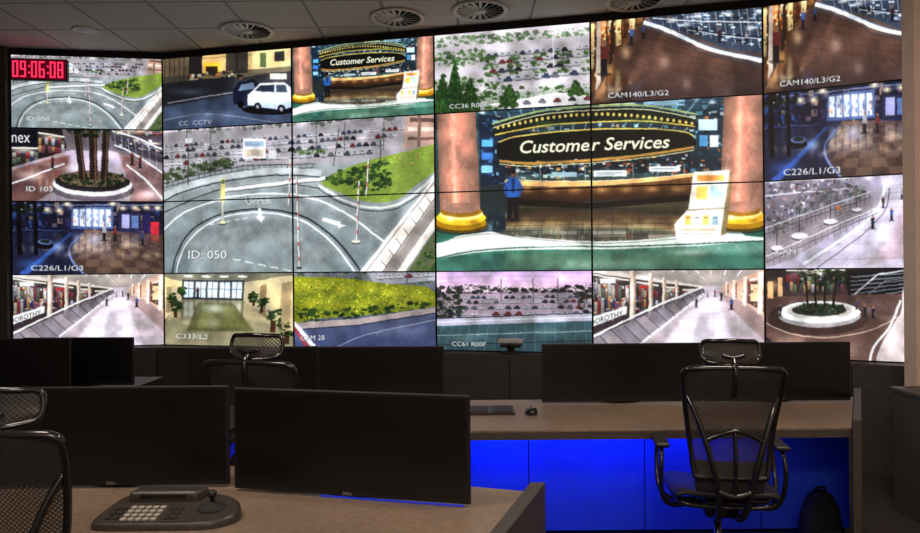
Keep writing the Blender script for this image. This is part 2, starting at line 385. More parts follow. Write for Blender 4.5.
    for k in range(9): R.line([(436-k*7,184+k*10.4),(441-k*7,191+k*10.4)],.8,(106,100,98))
    R.poly([(444,218),(444,278),(406,278)],(96,106,76)); R.foliage([(444,218),(444,278),(406,278)],40,9)
    # barrier arm and slim posts
    R.line([(226,191.8),(332,179.6)],1,(70,76,80),.8); R.line([(226,189.4),(332,177.4)],3.2,(252,252,250))
    R.rect(226,177,230.5,199,(222,212,150)); R.rect(227,199,229.6,220,(196,196,188)); R.rect(226.4,179,230,183,(90,120,70)); R.ell(228.5,221,4,1.6,(60,68,72)); R.ell(228.5,220,3.6,1.3,(230,226,190))
    for x0,y0,x1,y1 in ((298,158,297,203),(303,176,307,264),(365,180,363,238),(374,158,372.5,194)):
        R.line([(x0+.9,y0),(x1+.9,y1)],.8,(80,84,88),.7); R.line([(x0,y0),(x1,y1)],1.2,(240,234,228)); n=int((y1-y0)/14)
        for q in range(n): t=(q+.3)/n; t2=(q+.55)/n; R.line([(x0+(x1-x0)*t,y0+(y1-y0)*t),(x0+(x1-x0)*t2,y0+(y1-y0)*t2)],1.2,(190,90,84),.8)
    R.ell(307,265,3,1.4,(60,70,72)); R.ell(363,240,4.6,1.8,(60,68,70)); R.ell(363,239,4.2,1.5,(226,220,205))
    R.line([(340,165),(345,128)],.9,(80,80,85)); R.rect(190,140,191,184,(70,80,85)); R.rect(187,138,195,143,(214,214,219)); R.rect(385,138,386,160,(80,86,90))
    R.text('UPPER',252,196,280,202.5,(244,246,248),slope=-.04,a=.8,shear=-.3)
    R.poly([(266,206),(268.6,206),(269.6,214),(273,214),(269,220),(263.4,214),(266.4,214)],W,.9)
    R.text('ID: 050',192,248,233,256,W,halo=(60,70,75))
    return R.fin(contrast=.32)
# --- customer service desk
def sc_cust():
    R=Ras(430,88,770,274,(60,90,90))
    R.rect(430,88,770,274,(64,98,112),1,(40,60,50))
    R.rect(430,88,770,128,(70,108,132),1,(36,56,70))
    for k in range(18): R.poly([(474+k*15.5,90),(476.5+k*15.5,90),(498+k*12,130),(496.6+k*12,130)],(160,204,220),.5)
    for y,a in ((96,.5),(102,.4),(109,.4)): R.curve([(474,y+8),(540,y),(600,y-2),(660,y-3),(735,y+3)],1.1,(24,40,50),a)
    R.rect(560,95,640,102,(226,220,196),.9); R.rect(566,97,600,101,(80,60,44)); R.rect(606,93,626,104,(240,235,215)); R.rect(650,97,690,104,(160,200,214),.8); R.rect(520,99,548,105,(150,190,200),.8)
    R.dabs(140,[(480,106),(735,100),(735,130),(480,132)],(1.5,7),(1,3.5),[(40,70,84),(100,160,180),(26,44,56),(176,214,222),(190,160,110)],seed=15,a=.75,sq=True)
    for x,y in ((498,100),(520,97),(548,98),(700,96),(716,101),(668,92),(486,110),(584,92),(634,91),(566,108),(610,112),(652,110)): R.glow(x,y,4,2.4,(244,252,255),.95)
    # cluttered shelves behind the counter
    R.rect(484,130,735,172,(24,38,50))
    R.dabs(220,[(512,160),(694,154),(694,174),(514,178)],(1.2,5),(1,3.6),[(60,96,110),(120,160,170),(24,36,48),(190,150,90),(220,226,220),(150,70,50),(50,80,120)],seed=12,a=.85,sq=True)
    R.poly([(482,112),(510,116),(512,186),(486,196)],(26,44,64)); R.dabs(50,[(484,116),(510,118),(511,184),(486,192)],(1.5,6),(1.5,4),[(60,110,160),(30,60,100),(130,180,210),(18,30,46)],seed=19,a=.8,sq=True)
    for y,c in ((138,(100,186,235)),(151,(60,120,200)),(164,(165,205,225))): R.rect(486,y,498,y+7,c); R.glow(492,y+3,8,5,(110,180,235),.45)
    R.poly([(692,112),(728,104),(726,186),(698,180)],(34,58,72)); R.dabs(60,[(694,114),(726,106),(725,184),(698,178)],(1.5,6),(1.5,4),[(90,150,180),(40,70,90),(200,220,226),(24,40,50),(190,110,60)],seed=17,a=.8,sq=True); R.rect(703,118,721,129,(206,226,234)); R.rect(704,134,712,145,(90,160,205)); R.rect(714,134,722,146,(226,230,230))
    # canopy
    R.cpoly([(500,124),(540,112),(596,106),(650,106),(692,114),(700,126),(650,121),(600,121),(540,126),(504,134)],(22,38,34))
    R.curve([(497,122),(548,109),(600,104.5),(652,104),(702,113)],2,(150,170,120)); R.curve([(498,126),(548,113),(600,108.5),(652,108),(701,117)],.9,(236,230,186))
    for k in range(34):
        t=k/33; x=503+t*194; y=126-11.5*math.sin(math.pi*t)-4*t; R.ell(x,y,1.5,1.8,(216,192,104)); 
    R.curve([(500,133),(550,124),(600,120.5),(650,119.5),(700,125)],1.4,(215,192,90)); R.glow(560,122,20,3,(120,150,90),.4); R.glow(650,119,20,3,(120,150,90),.4)
    # slim curved dark fascia
    R.cpoly([(504,142),(520,136),(556,131.5),(606,128),(656,128),(690,131.5),(699,137),(697,146),(656,151.5),(606,156),(556,158.6),(508,158.6)],(12,20,16))
    R.curve([(505,159),(530,161.5),(556,161),(606,158),(656,153),(699,146)],2.6,(190,144,70)); R.curve([(505,162.2),(530,164.4),(556,163.8),(606,160.8),(656,156),(699,149)],.8,(246,230,170)); R.curve([(504,140.5),(520,135.4),(556,130.8),(606,127.4),(656,127.4),(690,130.6),(699,136)],1.3,(222,200,106))
    R.text('Customer Services',527,139,676,152,(252,252,226),slope=-.035,shear=.2,bold=.015,halo=(60,66,30))
    # counter
    for x in (524,548,572,594,640,664,690): R.line([(x,163),(x+.6,180)],.8,(170,180,180),.8)
    R.rect(601,169,634,175,(236,242,240)); R.rect(656,165,686,170.5,(232,238,236)); R.rect(560,170.6,586,175.6,(170,196,200),.9); R.rect(603,171,630,172,(120,140,150)); R.rect(603,173,622,173.8,(120,140,150)); R.rect(659,167,682,168,(120,140,150))
    R.cpoly([(513,178),(530,179.5),(600,180),(660,176.5),(702,172),(702,176),(660,180.5),(600,184.5),(530,184.5),(513,182)],(232,192,130)); R.curve([(513,178),(560,179.6),(610,179.4),(660,176.5),(702,172)],.8,(255,240,204))
    R.cpoly([(514,183),(530,185),(600,185),(660,181),(702,176),(701,191),(660,195),(600,199),(530,199),(515,196)],(136,88,50),1,(56,34,24))
    for k in range(20): yy=185-(max(0,k-9)*.7); R.line([(520+k*9.2,yy),(521+k*9.2,198-(max(0,k-9)*.6))],.6,(60,36,24),.8)
    for k in range(7): R.glow(534+k*25,187,8,4,(240,188,116),.5)
    R.poly([(515,196),(600,200),(701,192),(704,199),(600,207),(512,203)],(26,22,20))
    fl=[(511,202),(600,206),(704,198),(716,234),(610,240),(494,236)]
    R.poly(fl,(78,70,54),1,(134,116,88)); R.mirror(fl,204,1.2,.45,10)
    for k in range(6): R.line([(508-k*2.4,207+k*5.4),(706+k*2,205+k*5.2)],.6,(46,40,32),.6)
    for k in range(15): R.line([(522+k*12.3,204),(498+k*15.3,238)],.6,(46,40,32),.5)
    R.glow(560,228,16,4,(200,190,150),.4); R.glow(650,224,14,4,(200,190,150),.4)
    R.poly([(486,184),(514,182),(512,236),(482,232)],(42,54,58)); R.mirror([(486,200),(514,198),(512,236),(482,232)],196,1,.45,8)
    R.cpoly([(425,250),(440,238),(492,229),(520,233),(610,239),(700,233),(725,227),(775,232),(780,290),(425,290)],(222,230,224))
    R.cpoly([(420,264),(470,251),(540,247),(620,247),(700,244),(780,244),(790,300),(420,300)],(56,120,100),1,(104,160,140)); R.mirror([(438,254),(765,240),(765,270),(438,270)],240,1.2,.25,14)
    R.curve([(430,257),(480,248),(560,244),(640,244),(768,239)],1.4,(50,86,74)); R.curve([(430,240),(492,231),(540,236),(612,241),(700,235),(728,229),(768,234)],.8,(120,120,106))
    for k in range(18): R.line([(448+k*18,240),(440+k*19,248)],.5,(160,166,158))
    for k in range(14): R.line([(440+k*25,250),(424+k*27,274)],.5,(70,116,100),.6)
    R.poly([(430,222),(470,228),(450,238),(430,242)],(46,100,82)); R.poly([(740,226),(770,222),(770,236),(748,234)],(46,100,82))
    R.glow(600,262,60,6,(200,226,212),.4); R.glow(560,242,30,3,(255,255,250),.7); R.glow(470,244,20,4,(255,255,250),.6); R.glow(700,250,24,4,(220,236,226),.5)
    # polished marble columns
    def colm(x0t,x1t,x0b,x1b,yt,yb,sd):
        n=36
        for k in range(n):
            u=k/n; u2=(k+1)/n; sh=math.sin(math.pi*(u*.8+.12)); g=40*math.exp(-((u-.38)/.07)**2); c=[min(255,118+84*sh+g),min(255,84+66*sh+g),min(255,72+56*sh+g)]
            R.poly([(x0t+(x1t-x0t)*u,yt),(x0t+(x1t-x0t)*u2+.3,yt),(x0b+(x1b-x0b)*u2+.3,yb),(x0b+(x1b-x0b)*u,yb)],c)
        rr=random.Random(sd)
        for k in range(18):
            x=rr.uniform(x0t+3,x1t-6); y=rr.uniform(yt,yb-20); R.curve([(x,y),(x+rr.uniform(-5,6),y+10),(x+rr.uniform(-6,8),y+24)],rr.uniform(.4,2.4),rr.choice([(232,200,176),(136,96,80)]),.2)
    colm(436,478,441,485,100,210,1); colm(727,765,724,766,92,210,2)
    for cx,w in ((464,28),(744,23)):
        R.ell(cx,225,w+3,7,(20,40,34),.5); R.ell(cx,223,w+1,7,(100,72,14)); R.ell(cx,220,w,7.5,(176,134,24)); R.ell(cx,215,w-.5,7.5,(240,196,54)); R.ell(cx,211,w-4,6.5,(255,238,150)); R.ell(cx,208.5,w-5,6,(160,112,36)); R.ell(cx,205,w-7,5.5,(172,130,112))
        R.glow(cx-w*.4,216,5,3,(255,255,230),.9); R.glow(cx+w*.5,219,6,3,(110,80,16),.5)
    # guard in blue
    R.ell(520,217,8,2,(20,20,20),.6)
    R.ell(520,172,2.6,3.5,(130,92,74)); R.ell(520,170,2.8,2.1,(24,20,20))
    R.poly([(513.5,179),(517,176),(523,176),(526.5,179),(526.5,196),(513.5,196)],(50,104,190)); R.line([(514,180),(510.5,187),(514,193)],2.4,(44,92,175)); R.line([(526,180),(529.5,187),(526,193)],2.4,(44,92,175)); R.rect(518.5,177,521.5,190,(30,60,120)); R.rect(513.5,194.5,526.5,196.5,(16,16,18))
    R.poly([(514,196),(526,196),(526,216),(521.5,216),(520,202),(518.5,216),(514,216)],(20,24,38)); R.soft([(506,166),(534,166),(534,220),(506,220)],2)
    # leaflet stand
    R.poly([(699,171),(733,169),(728,206),(694,208)],(244,242,230)); R.poly([(694,207),(729,205),(725,234),(683,238),(681,222)],(250,248,242)); R.poly([(728,206),(733,170),(736,172),(730,232),(725,234)],(140,120,84))
    R.rect(702,174,728,180,(232,160,80)); R.rect(702,184,712,197,(240,206,110)); R.rect(715,183,727,196,(180,200,204)); R.line([(693,208),(729,206)],1.2,(130,110,76))
    for k in range(4): R.rect(691+k*8.5,213,697+k*8.5,223,[(230,170,90),(200,205,195),(236,196,110),(150,180,190)][k]); R.rect(692+k*8.5,215,696+k*8.5,216,(90,80,70))
    R.rect(689,227,720,228.6,(216,140,90)); R.rect(688,231,718,232,(150,140,120))
    return R.fin(contrast=.42,warp=.1)
def sc_van():
    R=Ras(158,40,298,136,(70,74,84)); R.rect(158,40,298,136,(92,92,100),1,(30,34,50))
    R.poly([(158,50),(298,40),(298,66),(250,76),(158,84)],(206,184,130)); R.poly([(158,54),(190,52),(190,80),(158,84)],(110,94,72))
    for k in range(6): R.line([(160+k*5,56),(160+k*5,82)],.8,(60,52,44))
    R.line([(204,58),(298,50)],.8,(150,130,90)); R.poly([(190,52),(204,51),(204,78),(190,80)],(44,40,40)); R.rect(206,62,222,76,(236,196,64)); R.rect(208,66,220,75,(50,42,36)); R.poly([(228,50),(250,48),(250,72),(228,74)],(74,68,62)); R.line([(239,49),(239,73)],.8,(30,28,28)); R.poly([(254,46),(292,43),(292,70),(254,72)],(228,212,170)); R.rect(262,52,268,66,(90,110,80)); R.rect(276,50,286,60,(60,64,70))
    R.poly([(158,78),(298,64),(298,72),(158,90)],(60,56,56),.6)
    R.dabs(40,[(192,74),(245,70),(245,80),(192,84)],(2,5),(1.5,4),[(40,40,44),(150,90,60),(90,110,80),(190,180,160)],seed=21,sq=True)
    R.poly([(158,84),(235,76),(235,90),(180,104),(158,108)],(40,42,50)); R.poly([(164,108),(250,92),(298,112),(298,124),(180,134),(158,134)],(70,84,112)); R.soft([(158,84),(298,74),(298,136),(158,136)],6); R.glow(210,116,30,7,(130,150,190),.5); R.glow(190,92,20,4,(110,120,150),.5)
    R.curve([(168,104),(200,98),(236,92)],.9,(210,210,220),.7); R.curve([(160,122),(210,114),(280,122)],.8,(170,170,190),.6)
    R.ell(270,109,26,5,(12,12,20),.9)
    R.poly([(236,104),(235,90),(240,82),(256,78),(262,84),(262,106)],(26,34,60)); R.poly([(240,90),(243,84),(255,81),(258,88)],(120,144,176)); R.ell(243,104,3,4,(10,10,12))
    R.poly([(250,105),(250,94),(255,90),(262,82),(286,81),(292,86),(293,106),(284,109)],(240,243,250)); R.poly([(252,100),(293,100),(293,106),(284,109),(250,105)],(180,190,206)); R.poly([(257,90),(263,84),(276,83.5),(276,91)],(40,54,72)); R.poly([(278,83.5),(287,83.5),(289,91),(278,91)],(60,76,96)); R.ell(260,106,3.6,4,(18,18,22)); R.ell(260,106,1.6,1.8,(150,150,155)); R.ell(283,108,4,4.4,(18,18,22)); R.ell(283,108,1.8,2,(150,150,155)); R.rect(251,97,256,99,(250,240,180)); R.line([(277,84),(277,106)],.6,(120,126,140)); R.rect(272,72,288,78,(220,214,200))
    R.text('CC  CCTV',180,122,214,126.4,(220,224,230),slope=-.06,a=.8)
    return R.fin(contrast=.55)
def sc_park():
    R=Ras(430,16,598,118,(170,165,170)); R.rect(430,16,598,118,(232,224,230),1,(140,150,140))
    R.foliage([(430,38),(598,26),(598,34),(430,48)],110,31,((84,112,78),(116,138,96),(160,176,136)))
    R.poly([(430,48),(598,34),(598,86),(500,94),(430,80)],(196,192,196))
    for k,y in enumerate([51,58,66,75]):
        R.cars(484+k*6,y+4,596,y-5,17-2*k,6.4+.9*k,4.2+.3*k,CARS,seed=33+k,skip=.08)
    for y in (55,63,71.5): 
        for x in range(496,598,24): R.foliage([(x-8,y-2-(x-540)*.06),(x+6,y-3-(x-540)*.06),(x+6,y+1-(x-540)*.06),(x-8,y+2-(x-540)*.06)],7,x+int(y),((60,92,50),(96,126,66),(140,164,100)))
    R.foliage([(430,52),(488,48),(492,60),(470,66),(430,66)],80,40,((64,98,56),(100,128,72),(150,164,116)))
    R.foliage([(430,80),(480,76),(530,88),(598,82),(598,94),(520,104),(490,118),(430,118)],220,34,((44,76,34),(84,120,50),(124,156,76)))
    R.poly([(492,104),(560,92),(598,96),(598,104),(520,112)],(212,210,210)); R.line([(492,104),(560,92),(598,96)],1,(248,248,248)); R.cars(530,101,590,97,5,8,4.4,CARS,seed=61); R.foliage([(520,110),(598,103),(598,118),(500,118)],70,44)
    for cx,b,h,w in ((472,112,36,10),(443,112,40,10),(456,114,54,12),(512,106,22,9),(578,94,14,7)):
        p=[(cx,b-h),(cx+w*.4,b-h*.7),(cx+w*.75,b-h*.3),(cx+w,b),(cx-w,b),(cx-w*.75,b-h*.35),(cx-w*.4,b-h*.7)]; R.poly(p,(34,68,32)); R.foliage(p,80,int(cx),((24,54,24),(56,98,42),(98,136,62)))
    R.rect(556,22,557,66,(240,240,245)); R.rect(586,20,586.8,44,(200,200,210))
    R.text('CC36 R00F',450,104,490,108.4,W,slope=-.06,halo=(40,40,40))
    return R.fin(contrast=.28)
def sc_140():
    R=Ras(586,2,770,110,(60,50,50)); R.poly([(586,2),(770,2),(770,110),(586,110)],(120,104,98),1,(40,32,38))
    fl=[(640,24),(662,30),(700,46),(720,54),(770,68),(770,110),(586,110),(600,88),(614,60)]
    R.poly([(586,2),(640,10),(652,22),(612,62),(586,104)],(96,58,32)); 
    for x,y,h,c in ((590,24,46,(255,224,160)),(598,22,20,(60,34,24)),(602,20,40,(236,150,66)),(610,20,10,(255,244,210)),(610,32,24,(150,80,40)),(618,18,28,(255,230,160)),(626,18,18,(110,60,34)),(632,16,18,(252,228,180)),(640,14,10,(180,124,76))):
        R.poly([(x,y),(x+5.2,y-1),(x+5.2,y+h-2),(x,y+h)],c,1,[v*.6 for v in c]); R.line([(x+5.8,y-2),(x+5.8,y+h)],.8,(40,26,20))
    R.dabs(90,[(588,28),(646,18),(642,34),(604,70),(588,84)],(.8,2.6),(1,4),[(70,30,20),(40,26,28),(255,240,200),(190,80,50),(220,160,90)],seed=41,a=.8,sq=True)
    for x,y in ((594,26),(606,24),(620,22),(634,20)): R.glow(x,y,5,4,(255,240,200),.7)
    R.line([(586,18),(650,8)],2,(230,200,150)); R.line([(586,22),(650,12)],1,(50,36,30))
    R.poly(fl,(124,84,64),1,(50,38,44)); R.mirror([(640,24),(664,32),(650,70),(600,108),(586,110),(600,88),(614,60)],58,1.1,.6,10)
    R.poly([(650,40),(700,48),(735,62),(740,110),(640,110),(630,80)],(160,116,96),.22); R.soft(fl,6)
    for k in range(7): R.line([(652-k*9,32+k*k*1.6),(716+k*10,52+k*8)],.5,(54,40,40),.45)
    for k in range(6): R.line([(650+k*10,32+k*4),(600+k*30,110)],.5,(54,40,40),.35)
    for x,y,c in ((612,70,(255,200,120)),(600,90,(240,176,120)),(628,52,(255,216,160)),(668,62,(210,176,156)),(690,84,(160,130,126)),(640,92,(120,110,150)),(730,92,(110,90,90))): R.glow(x,y,6,9,c,.55)
    R.poly([(598,20),(602,19),(602,82),(597,90)],(200,188,176)); R.poly([(613,18),(616,18),(614.5,62),(611.5,65)],(50,40,38))
    R.people([(606,40,34),(634,26,18),(646,24,14)],5)
    R.poly([(650,12),(770,2),(770,54),(726,48),(694,34),(656,24)],(60,74,96))
    R.dabs(180,[(654,12),(770,3),(770,48),(730,44),(692,32)],(1.5,6),(.8,2.6),[(190,212,232),(30,38,50),(110,130,154),(230,240,248),(90,74,66)],seed=42,a=.85,sq=True)
    for k in range(14): R.line([(664+k*7.6,17-k*.8),(667+k*7.8,28+k*1.7)],.6,(226,232,238),.7)
    R.line([(656,18),(700,21),(770,23)],1,(240,244,248)); R.line([(690,28),(730,35),(770,38)],1,(36,40,50)); R.line([(690,29.4),(730,36.4),(770,39.6)],.8,(200,210,220))
    for x,y in ((676,20),(700,16),(730,14),(752,28),(690,24),(760,12)): R.glow(x,y,5,2.6,(255,255,255),.8)
    R.curve([(646,22),(668,29),(690,39),(712,49),(740,56),(772,63)],4,(236,241,248)); R.curve([(642,24),(664,33),(688,44),(710,54),(740,61.5),(772,69)],.9,(60,66,80)); R.curve([(647,20),(669,27),(691,37),(713,47),(741,54),(772,60)],.7,(90,100,120))
    for k in range(9): x=674+k*11; R.line([(x,31+k*3),(x+.6,25+k*2.9)],.6,(90,90,100))
    R.people([(722,28,14),(700,22,10),(748,32,12)],8)
    R.text('CAM140/L3/G2',610,92.5,672,97.5,W,slope=-.045,halo=(30,30,30))
    return R.fin(contrast=.48)
def sc_palm():
    R=Ras(6,126,170,210,(120,110,120)); R.rect(6,126,170,210,(100,90,96),1,(194,184,200))
    R.poly([(6,126),(60,126),(66,150),(40,164),(6,172)],(34,28,34)); R.shelves(38,134,64,156,51,GOODS,0,4,8); R.shelves(8,150,38,168,52,GOODS,0,0,7)
    R.rect(8,132,37,149,(16,18,34)); R.text('nex',12,137.5,30,145.5,W)
    R.poly([(104,126),(170,126),(170,166),(116,150)],(84,76,88)); R.shelves(116,128,168,136,53,GOODS,0,0,14); R.dabs(90,[(112,138),(170,142),(170,158),(118,148)],(1.5,5),(.8,2.2),[(245,250,255),(50,40,50),(200,180,170),(110,120,160)],seed=52,a=.8,sq=True)
    fl=[(6,172),(44,160),(70,152),(112,152),(170,172),(170,208),(6,208)]
    R.poly(fl,(200,190,204)); R.poly([(6,176),(44,163),(70,157),(60,190),(30,208),(6,208)],(150,104,96)); R.poly([(118,154),(170,174),(170,208),(130,208),(128,184)],(154,108,102),.9); R.mirror(fl,164,1,.35,10); R.soft(fl,3)
    for k in range(7): R.line([(6+k*8,208),(46+k*4,162)],.5,(100,70,66),.5)
    for k in range(5): R.line([(6,180+k*6),(66,160+k*8)],.5,(100,70,66),.45); R.line([(122,158+k*9),(170,176+k*7)],.5,(100,70,66),.45)
    R.curve([(112,132),(136,138),(172,154)],1.8,(250,252,254)); R.curve([(112,140),(134,148),(172,168)],1,(56,56,66)); R.curve([(114,146),(136,156),(172,180)],1.7,(240,242,248))
    for k in range(8): R.line([(114+k*7,133+k*2.4),(115+k*7,146+k*4)],.5,(200,206,216),.8)
    R.curve([(6,190),(40,176),(64,166)],1.6,(244,244,252)); R.curve([(126,166),(146,182),(166,204)],2,(248,248,252)); R.glow(150,196,14,6,(255,250,255),.6); R.glow(30,180,14,5,(255,240,240),.5); R.glow(70,170,8,4,(255,250,250),.5)
    R.ell(92,192,42,12,(50,42,50),.5); R.ell(92,187,40,12,(232,230,240)); R.ell(92,184,38,10.5,(36,30,32)); R.ell(92,181,33,8.5,(110,90,74)); R.foliage([(62,177),(122,177),(118,188),(66,188)],70,53,((24,36,24),(70,90,50),(170,164,120)))
    for x0,x1,w in ((76,82,7),(92,93,8),(106,103,7)):
        R.line([(x0,128),(x1,182)],w,(34,26,24)); R.line([(x0+w*.25,128),(x1+w*.25,182)],w*.2,(140,104,80),.7)
        for q in range(130,182,3): xx=x0+(x1-x0)*(q-128)/54; R.line([(xx-w/2,q),(xx+w/2,q+1)],.6,(96,68,52),.8)
    R.foliage([(62,126),(122,126),(114,138),(70,138)],60,54,((16,26,16),(44,70,36),(90,120,70)))
    R.people([(52,158,13),(132,152,14),(140,156,13)],3)
    R.text('ID 103',26,190,52,195,W,halo=(40,40,50))
    return R.fin(contrast=.45)
def sc_226():
    R=Ras(6,198,170,282,(26,30,56)); R.rect(6,198,170,282,(22,24,46),1,(26,34,78))
    R.dabs(170,[(8,206),(168,204),(168,231),(8,233)],(1.5,7),(1.5,6),[(30,40,90),(60,50,100),(20,26,52),(110,96,110),(50,80,140),(170,140,120)],seed=61,a=.85,sq=True)
    R.line([(6,208),(170,205)],1.2,(110,120,160)); R.line([(6,232),(170,231)],1,(60,70,120))
    R.poly([(70,209),(112,208),(112,229),(70,230)],(70,90,140)); 
    for x in (72,78.5,85,92,98.5,105): R.rect(x,210.5,x+5,227,(236,242,252)); R.dabs(5,[(x,214),(x+5,214),(x+5,226),(x,226)],(.8,2),(1.5,4),[(120,90,100),(60,80,130),(220,150,100)],seed=int(x),a=.8,sq=True)
    R.glow(91,218,22,10,(210,226,255),.45)
    for x,y in ((20,212),(32,212),(46,212),(58,212),(122,209),(134,208),(146,208),(158,208),(66,206),(112,205)): R.glow(x,y,4.6,2.8,(255,240,200),.95); R.ell(x,y,1.2,.8,(255,252,240))
    R.rect(118,213,140,230,(54,54,90)); R.rect(121,215,129,228,(190,190,225)); R.rect(131,216,138,228,(110,140,200)); R.rect(142,214,150,232,(40,40,100)); R.rect(151,222,159,234,(230,50,70)); R.glow(155,228,7,6,(255,80,100),.35); R.ell(157,239,3.4,2.4,(240,240,250))
    R.poly([(6,236),(86,230),(170,234),(170,282),(6,282)],(36,40,72),1,(44,46,80))
    fl=[(84,230),(170,234),(170,282),(92,282),(66,254)]
    R.poly(fl,(136,100,74),1,(166,128,98)); 
    # chequered tiles in perspective
    vx,vy=110,214
    for j in range(11):
        ya=233+j*j*.36+j*1.2; yb=233+(j+1)**2*.36+(j+1)*1.2
        for i in range(-12,14):
            if (i+j)%2: continue
            P=lambda u,y:(vx+u*(y-vy)*.26,y)
            q=[P(i,ya),P(i+1,ya),P(i+1,yb),P(i,yb)]
            cx=sum(p[0] for p in q)/4; cy=(ya+yb)/2
            if cx>72+(254-cy)*.5*(1 if cy<254 else -.9): R.poly(q,(96,66,52),.65)
            else: R.poly(q,(24,28,56),.5)
    R.mirror([(6,236),(86,230),(170,234),(170,282),(6,282)],231,1.05,.35,10)
    R.glow(130,244,10,4,(240,214,176),.55); R.glow(112,262,12,6,(214,176,136),.4); R.glow(94,240,8,6,(200,210,250),.5)
    R.curve([(70,234),(56,246),(38,262),(20,276)],2,(70,120,225),.6,6); R.curve([(78,236),(68,248),(72,262),(90,280)],1.2,(150,175,240),.8,2); R.glow(56,247,10,5,(170,205,255),.6); R.glow(30,264,16,6,(70,120,220),.5); R.soft([(6,236),(80,232),(90,282),(6,282)],3)
    for x,w in ((18,5),(34,3.6)): R.line([(x,206),(x+1,256)],w,(6,6,12)); 
    R.foliage([(8,202),(46,202),(42,222),(10,224)],50,63,((8,14,14),(26,46,40),(60,70,110)))
    R.ell(44,246,8,4,(12,12,22)); R.ell(44,243,7,2.8,(90,104,150)); R.ell(44,242.4,5,1.8,(30,44,40)); R.people([(103,224,16),(114,226,14),(142,230,14)],9)
    R.text('C226/L1/G3',30,266,82,271,W,slope=-.02,halo=(20,20,30))
    return R.fin(contrast=.4)
def sc_aisle():
    R=Ras(586,260,772,366,(170,160,170)); R.rect(586,260,772,366,(204,196,202),1,(190,184,194))
    R.poly([(586,260),(772,260),(772,272),(724,284),(704,284),(586,262)],(176,168,164)); 
    for k in range(8): R.line([(636+k*15,264+k*.5),(650+k*12.4,266+k*1)],1.4,(255,255,255)); R.line([(600+k*18,261),(704+k*2.4,283)],.5,(130,122,114),.6)
    R.poly([(586,264),(704,284),(706,291),(586,340)],(64,50,54))
    R.shelves(587,270,630,318,72,GOODS,0,7,12); R.shelves(638,279,660,308,73,GOODS,0,3,9); R.shelves(664,283.5,680,299,74,GOODS,0,2,8); R.shelves(684,287,700,291,75,GOODS,0,0,6)
    R.dabs(120,[(588,276),(700,288),(690,294),(588,330)],(.8,2.4),(.8,3),[(245,245,250),(200,60,60),(40,36,44),(230,190,130),(80,90,140)],seed=76,a=.75,sq=True)
    R.rect(600,276,616,281,(246,246,250)); R.rect(641,283,654,286,(200,50,60))
    R.poly([(586,264),(704,284),(704,286),(586,269)],(232,226,218)); 
    for x,w,y0,y1 in ((631,6,266,326),(650,4.4,270,316),(664,3.4,274,308),(677,2.4,277,302)): R.rect(x,y0,x+w,y1,(242,232,220)); R.rect(x+w*.55,y0,x+w,y1,(190,172,160)); R.rect(x+w*.8,y0,x+w,y1,(150,132,122)); R.rect(x-.8,y0+8,x+w+.8,y0+9.4,(206,188,170))
    R.poly([(586,318),(628,305),(628,313),(586,328.5)],(246,246,248)); R.text('DOROTHY',590,320,624,325.6,(34,34,44),slope=-.31)
    fl=[(706,290),(722,290),(744,300),(772,322),(772,366),(612,366),(660,326)]
    R.poly(fl,(206,196,204),1,(176,166,176)); R.poly([(710,290),(716,290),(744,366),(650,366),(690,312)],(230,226,238),.8)
    R.poly([(718,290),(724,291),(746,302),(772,326),(772,350),(736,312)],(146,114,110),.8); R.mirror(fl,290,.7,.3,12); R.soft(fl,4)
    for k in range(7): y=294+k*k*1.5; R.line([(700-k*13,y),(722+k*8,y)],.5,(140,128,138),.45)
    for k in range(4): R.line([(711+k*1.6,291),(660+k*28,366)],.5,(140,128,138),.35)
    R.glow(690,340,18,12,(250,250,255),.4); R.glow(712,304,7,7,(255,255,255),.6); R.glow(740,344,12,8,(236,226,232),.4)
    R.poly([(704,285),(706,292),(622,366),(586,366),(586,342)],(122,114,124),.7)
    for k in range(14):
        t=(k/13)**1.5; t2=((k+.8)/13)**1.5; P=lambda u,v:(702-116*u+(4+20*u)*v,286+56*u+(6+20*u)*v); R.poly([P(t,.1),P(t2,.1),P(t2,.85),P(t,.85)],[(150,146,160),(112,104,116),(170,156,158)][k%3],.5)
    R.line([(704,285),(660,304),(586,340)],2.2,(252,252,254)); R.line([(704,286.6),(660,306.4),(586,343)],.7,(80,72,78)); R.line([(706,291),(668,324),(616,366)],2.8,(240,236,242))
    for k in range(14):
        t=(k/13)**1.5; R.line([(702-116*t,286+56*t),(706-92*t,292+76*t)],.5+.6*t,(80,74,84))
    R.poly([(772,262),(772,324),(744,300),(722,290),(722,284)],(206,178,160)); 
    R.poly([(748,280),(770,276),(770,316),(748,302)],(80,60,62)); R.rect(750,282,757,300,(236,210,180)); R.rect(759,281,768,310,(180,80,80)); R.dabs(40,[(726,285),(770,277),(770,314),(744,298)],(.8,2.4),(1,3.4),[(245,240,235),(160,60,60),(60,50,60),(220,180,140)],seed=77,a=.75,sq=True); R.line([(748,278),(770,272)],1.4,(250,248,240))
    for x,w in ((726,2),(733,2.6),(743,3.6),(757,5)): R.rect(x,281-(x-722)*.35,x+w,291+(x-722)*.65,(246,232,218)); R.rect(x+w,283-(x-722)*.3,x+w*1.5,290+(x-722)*.6,(126,84,76))
    R.people([(716,288,7),(722,290,9),(709,289,6),(732,296,13),(698,296,10)],6)
    return R.fin(contrast=.33)
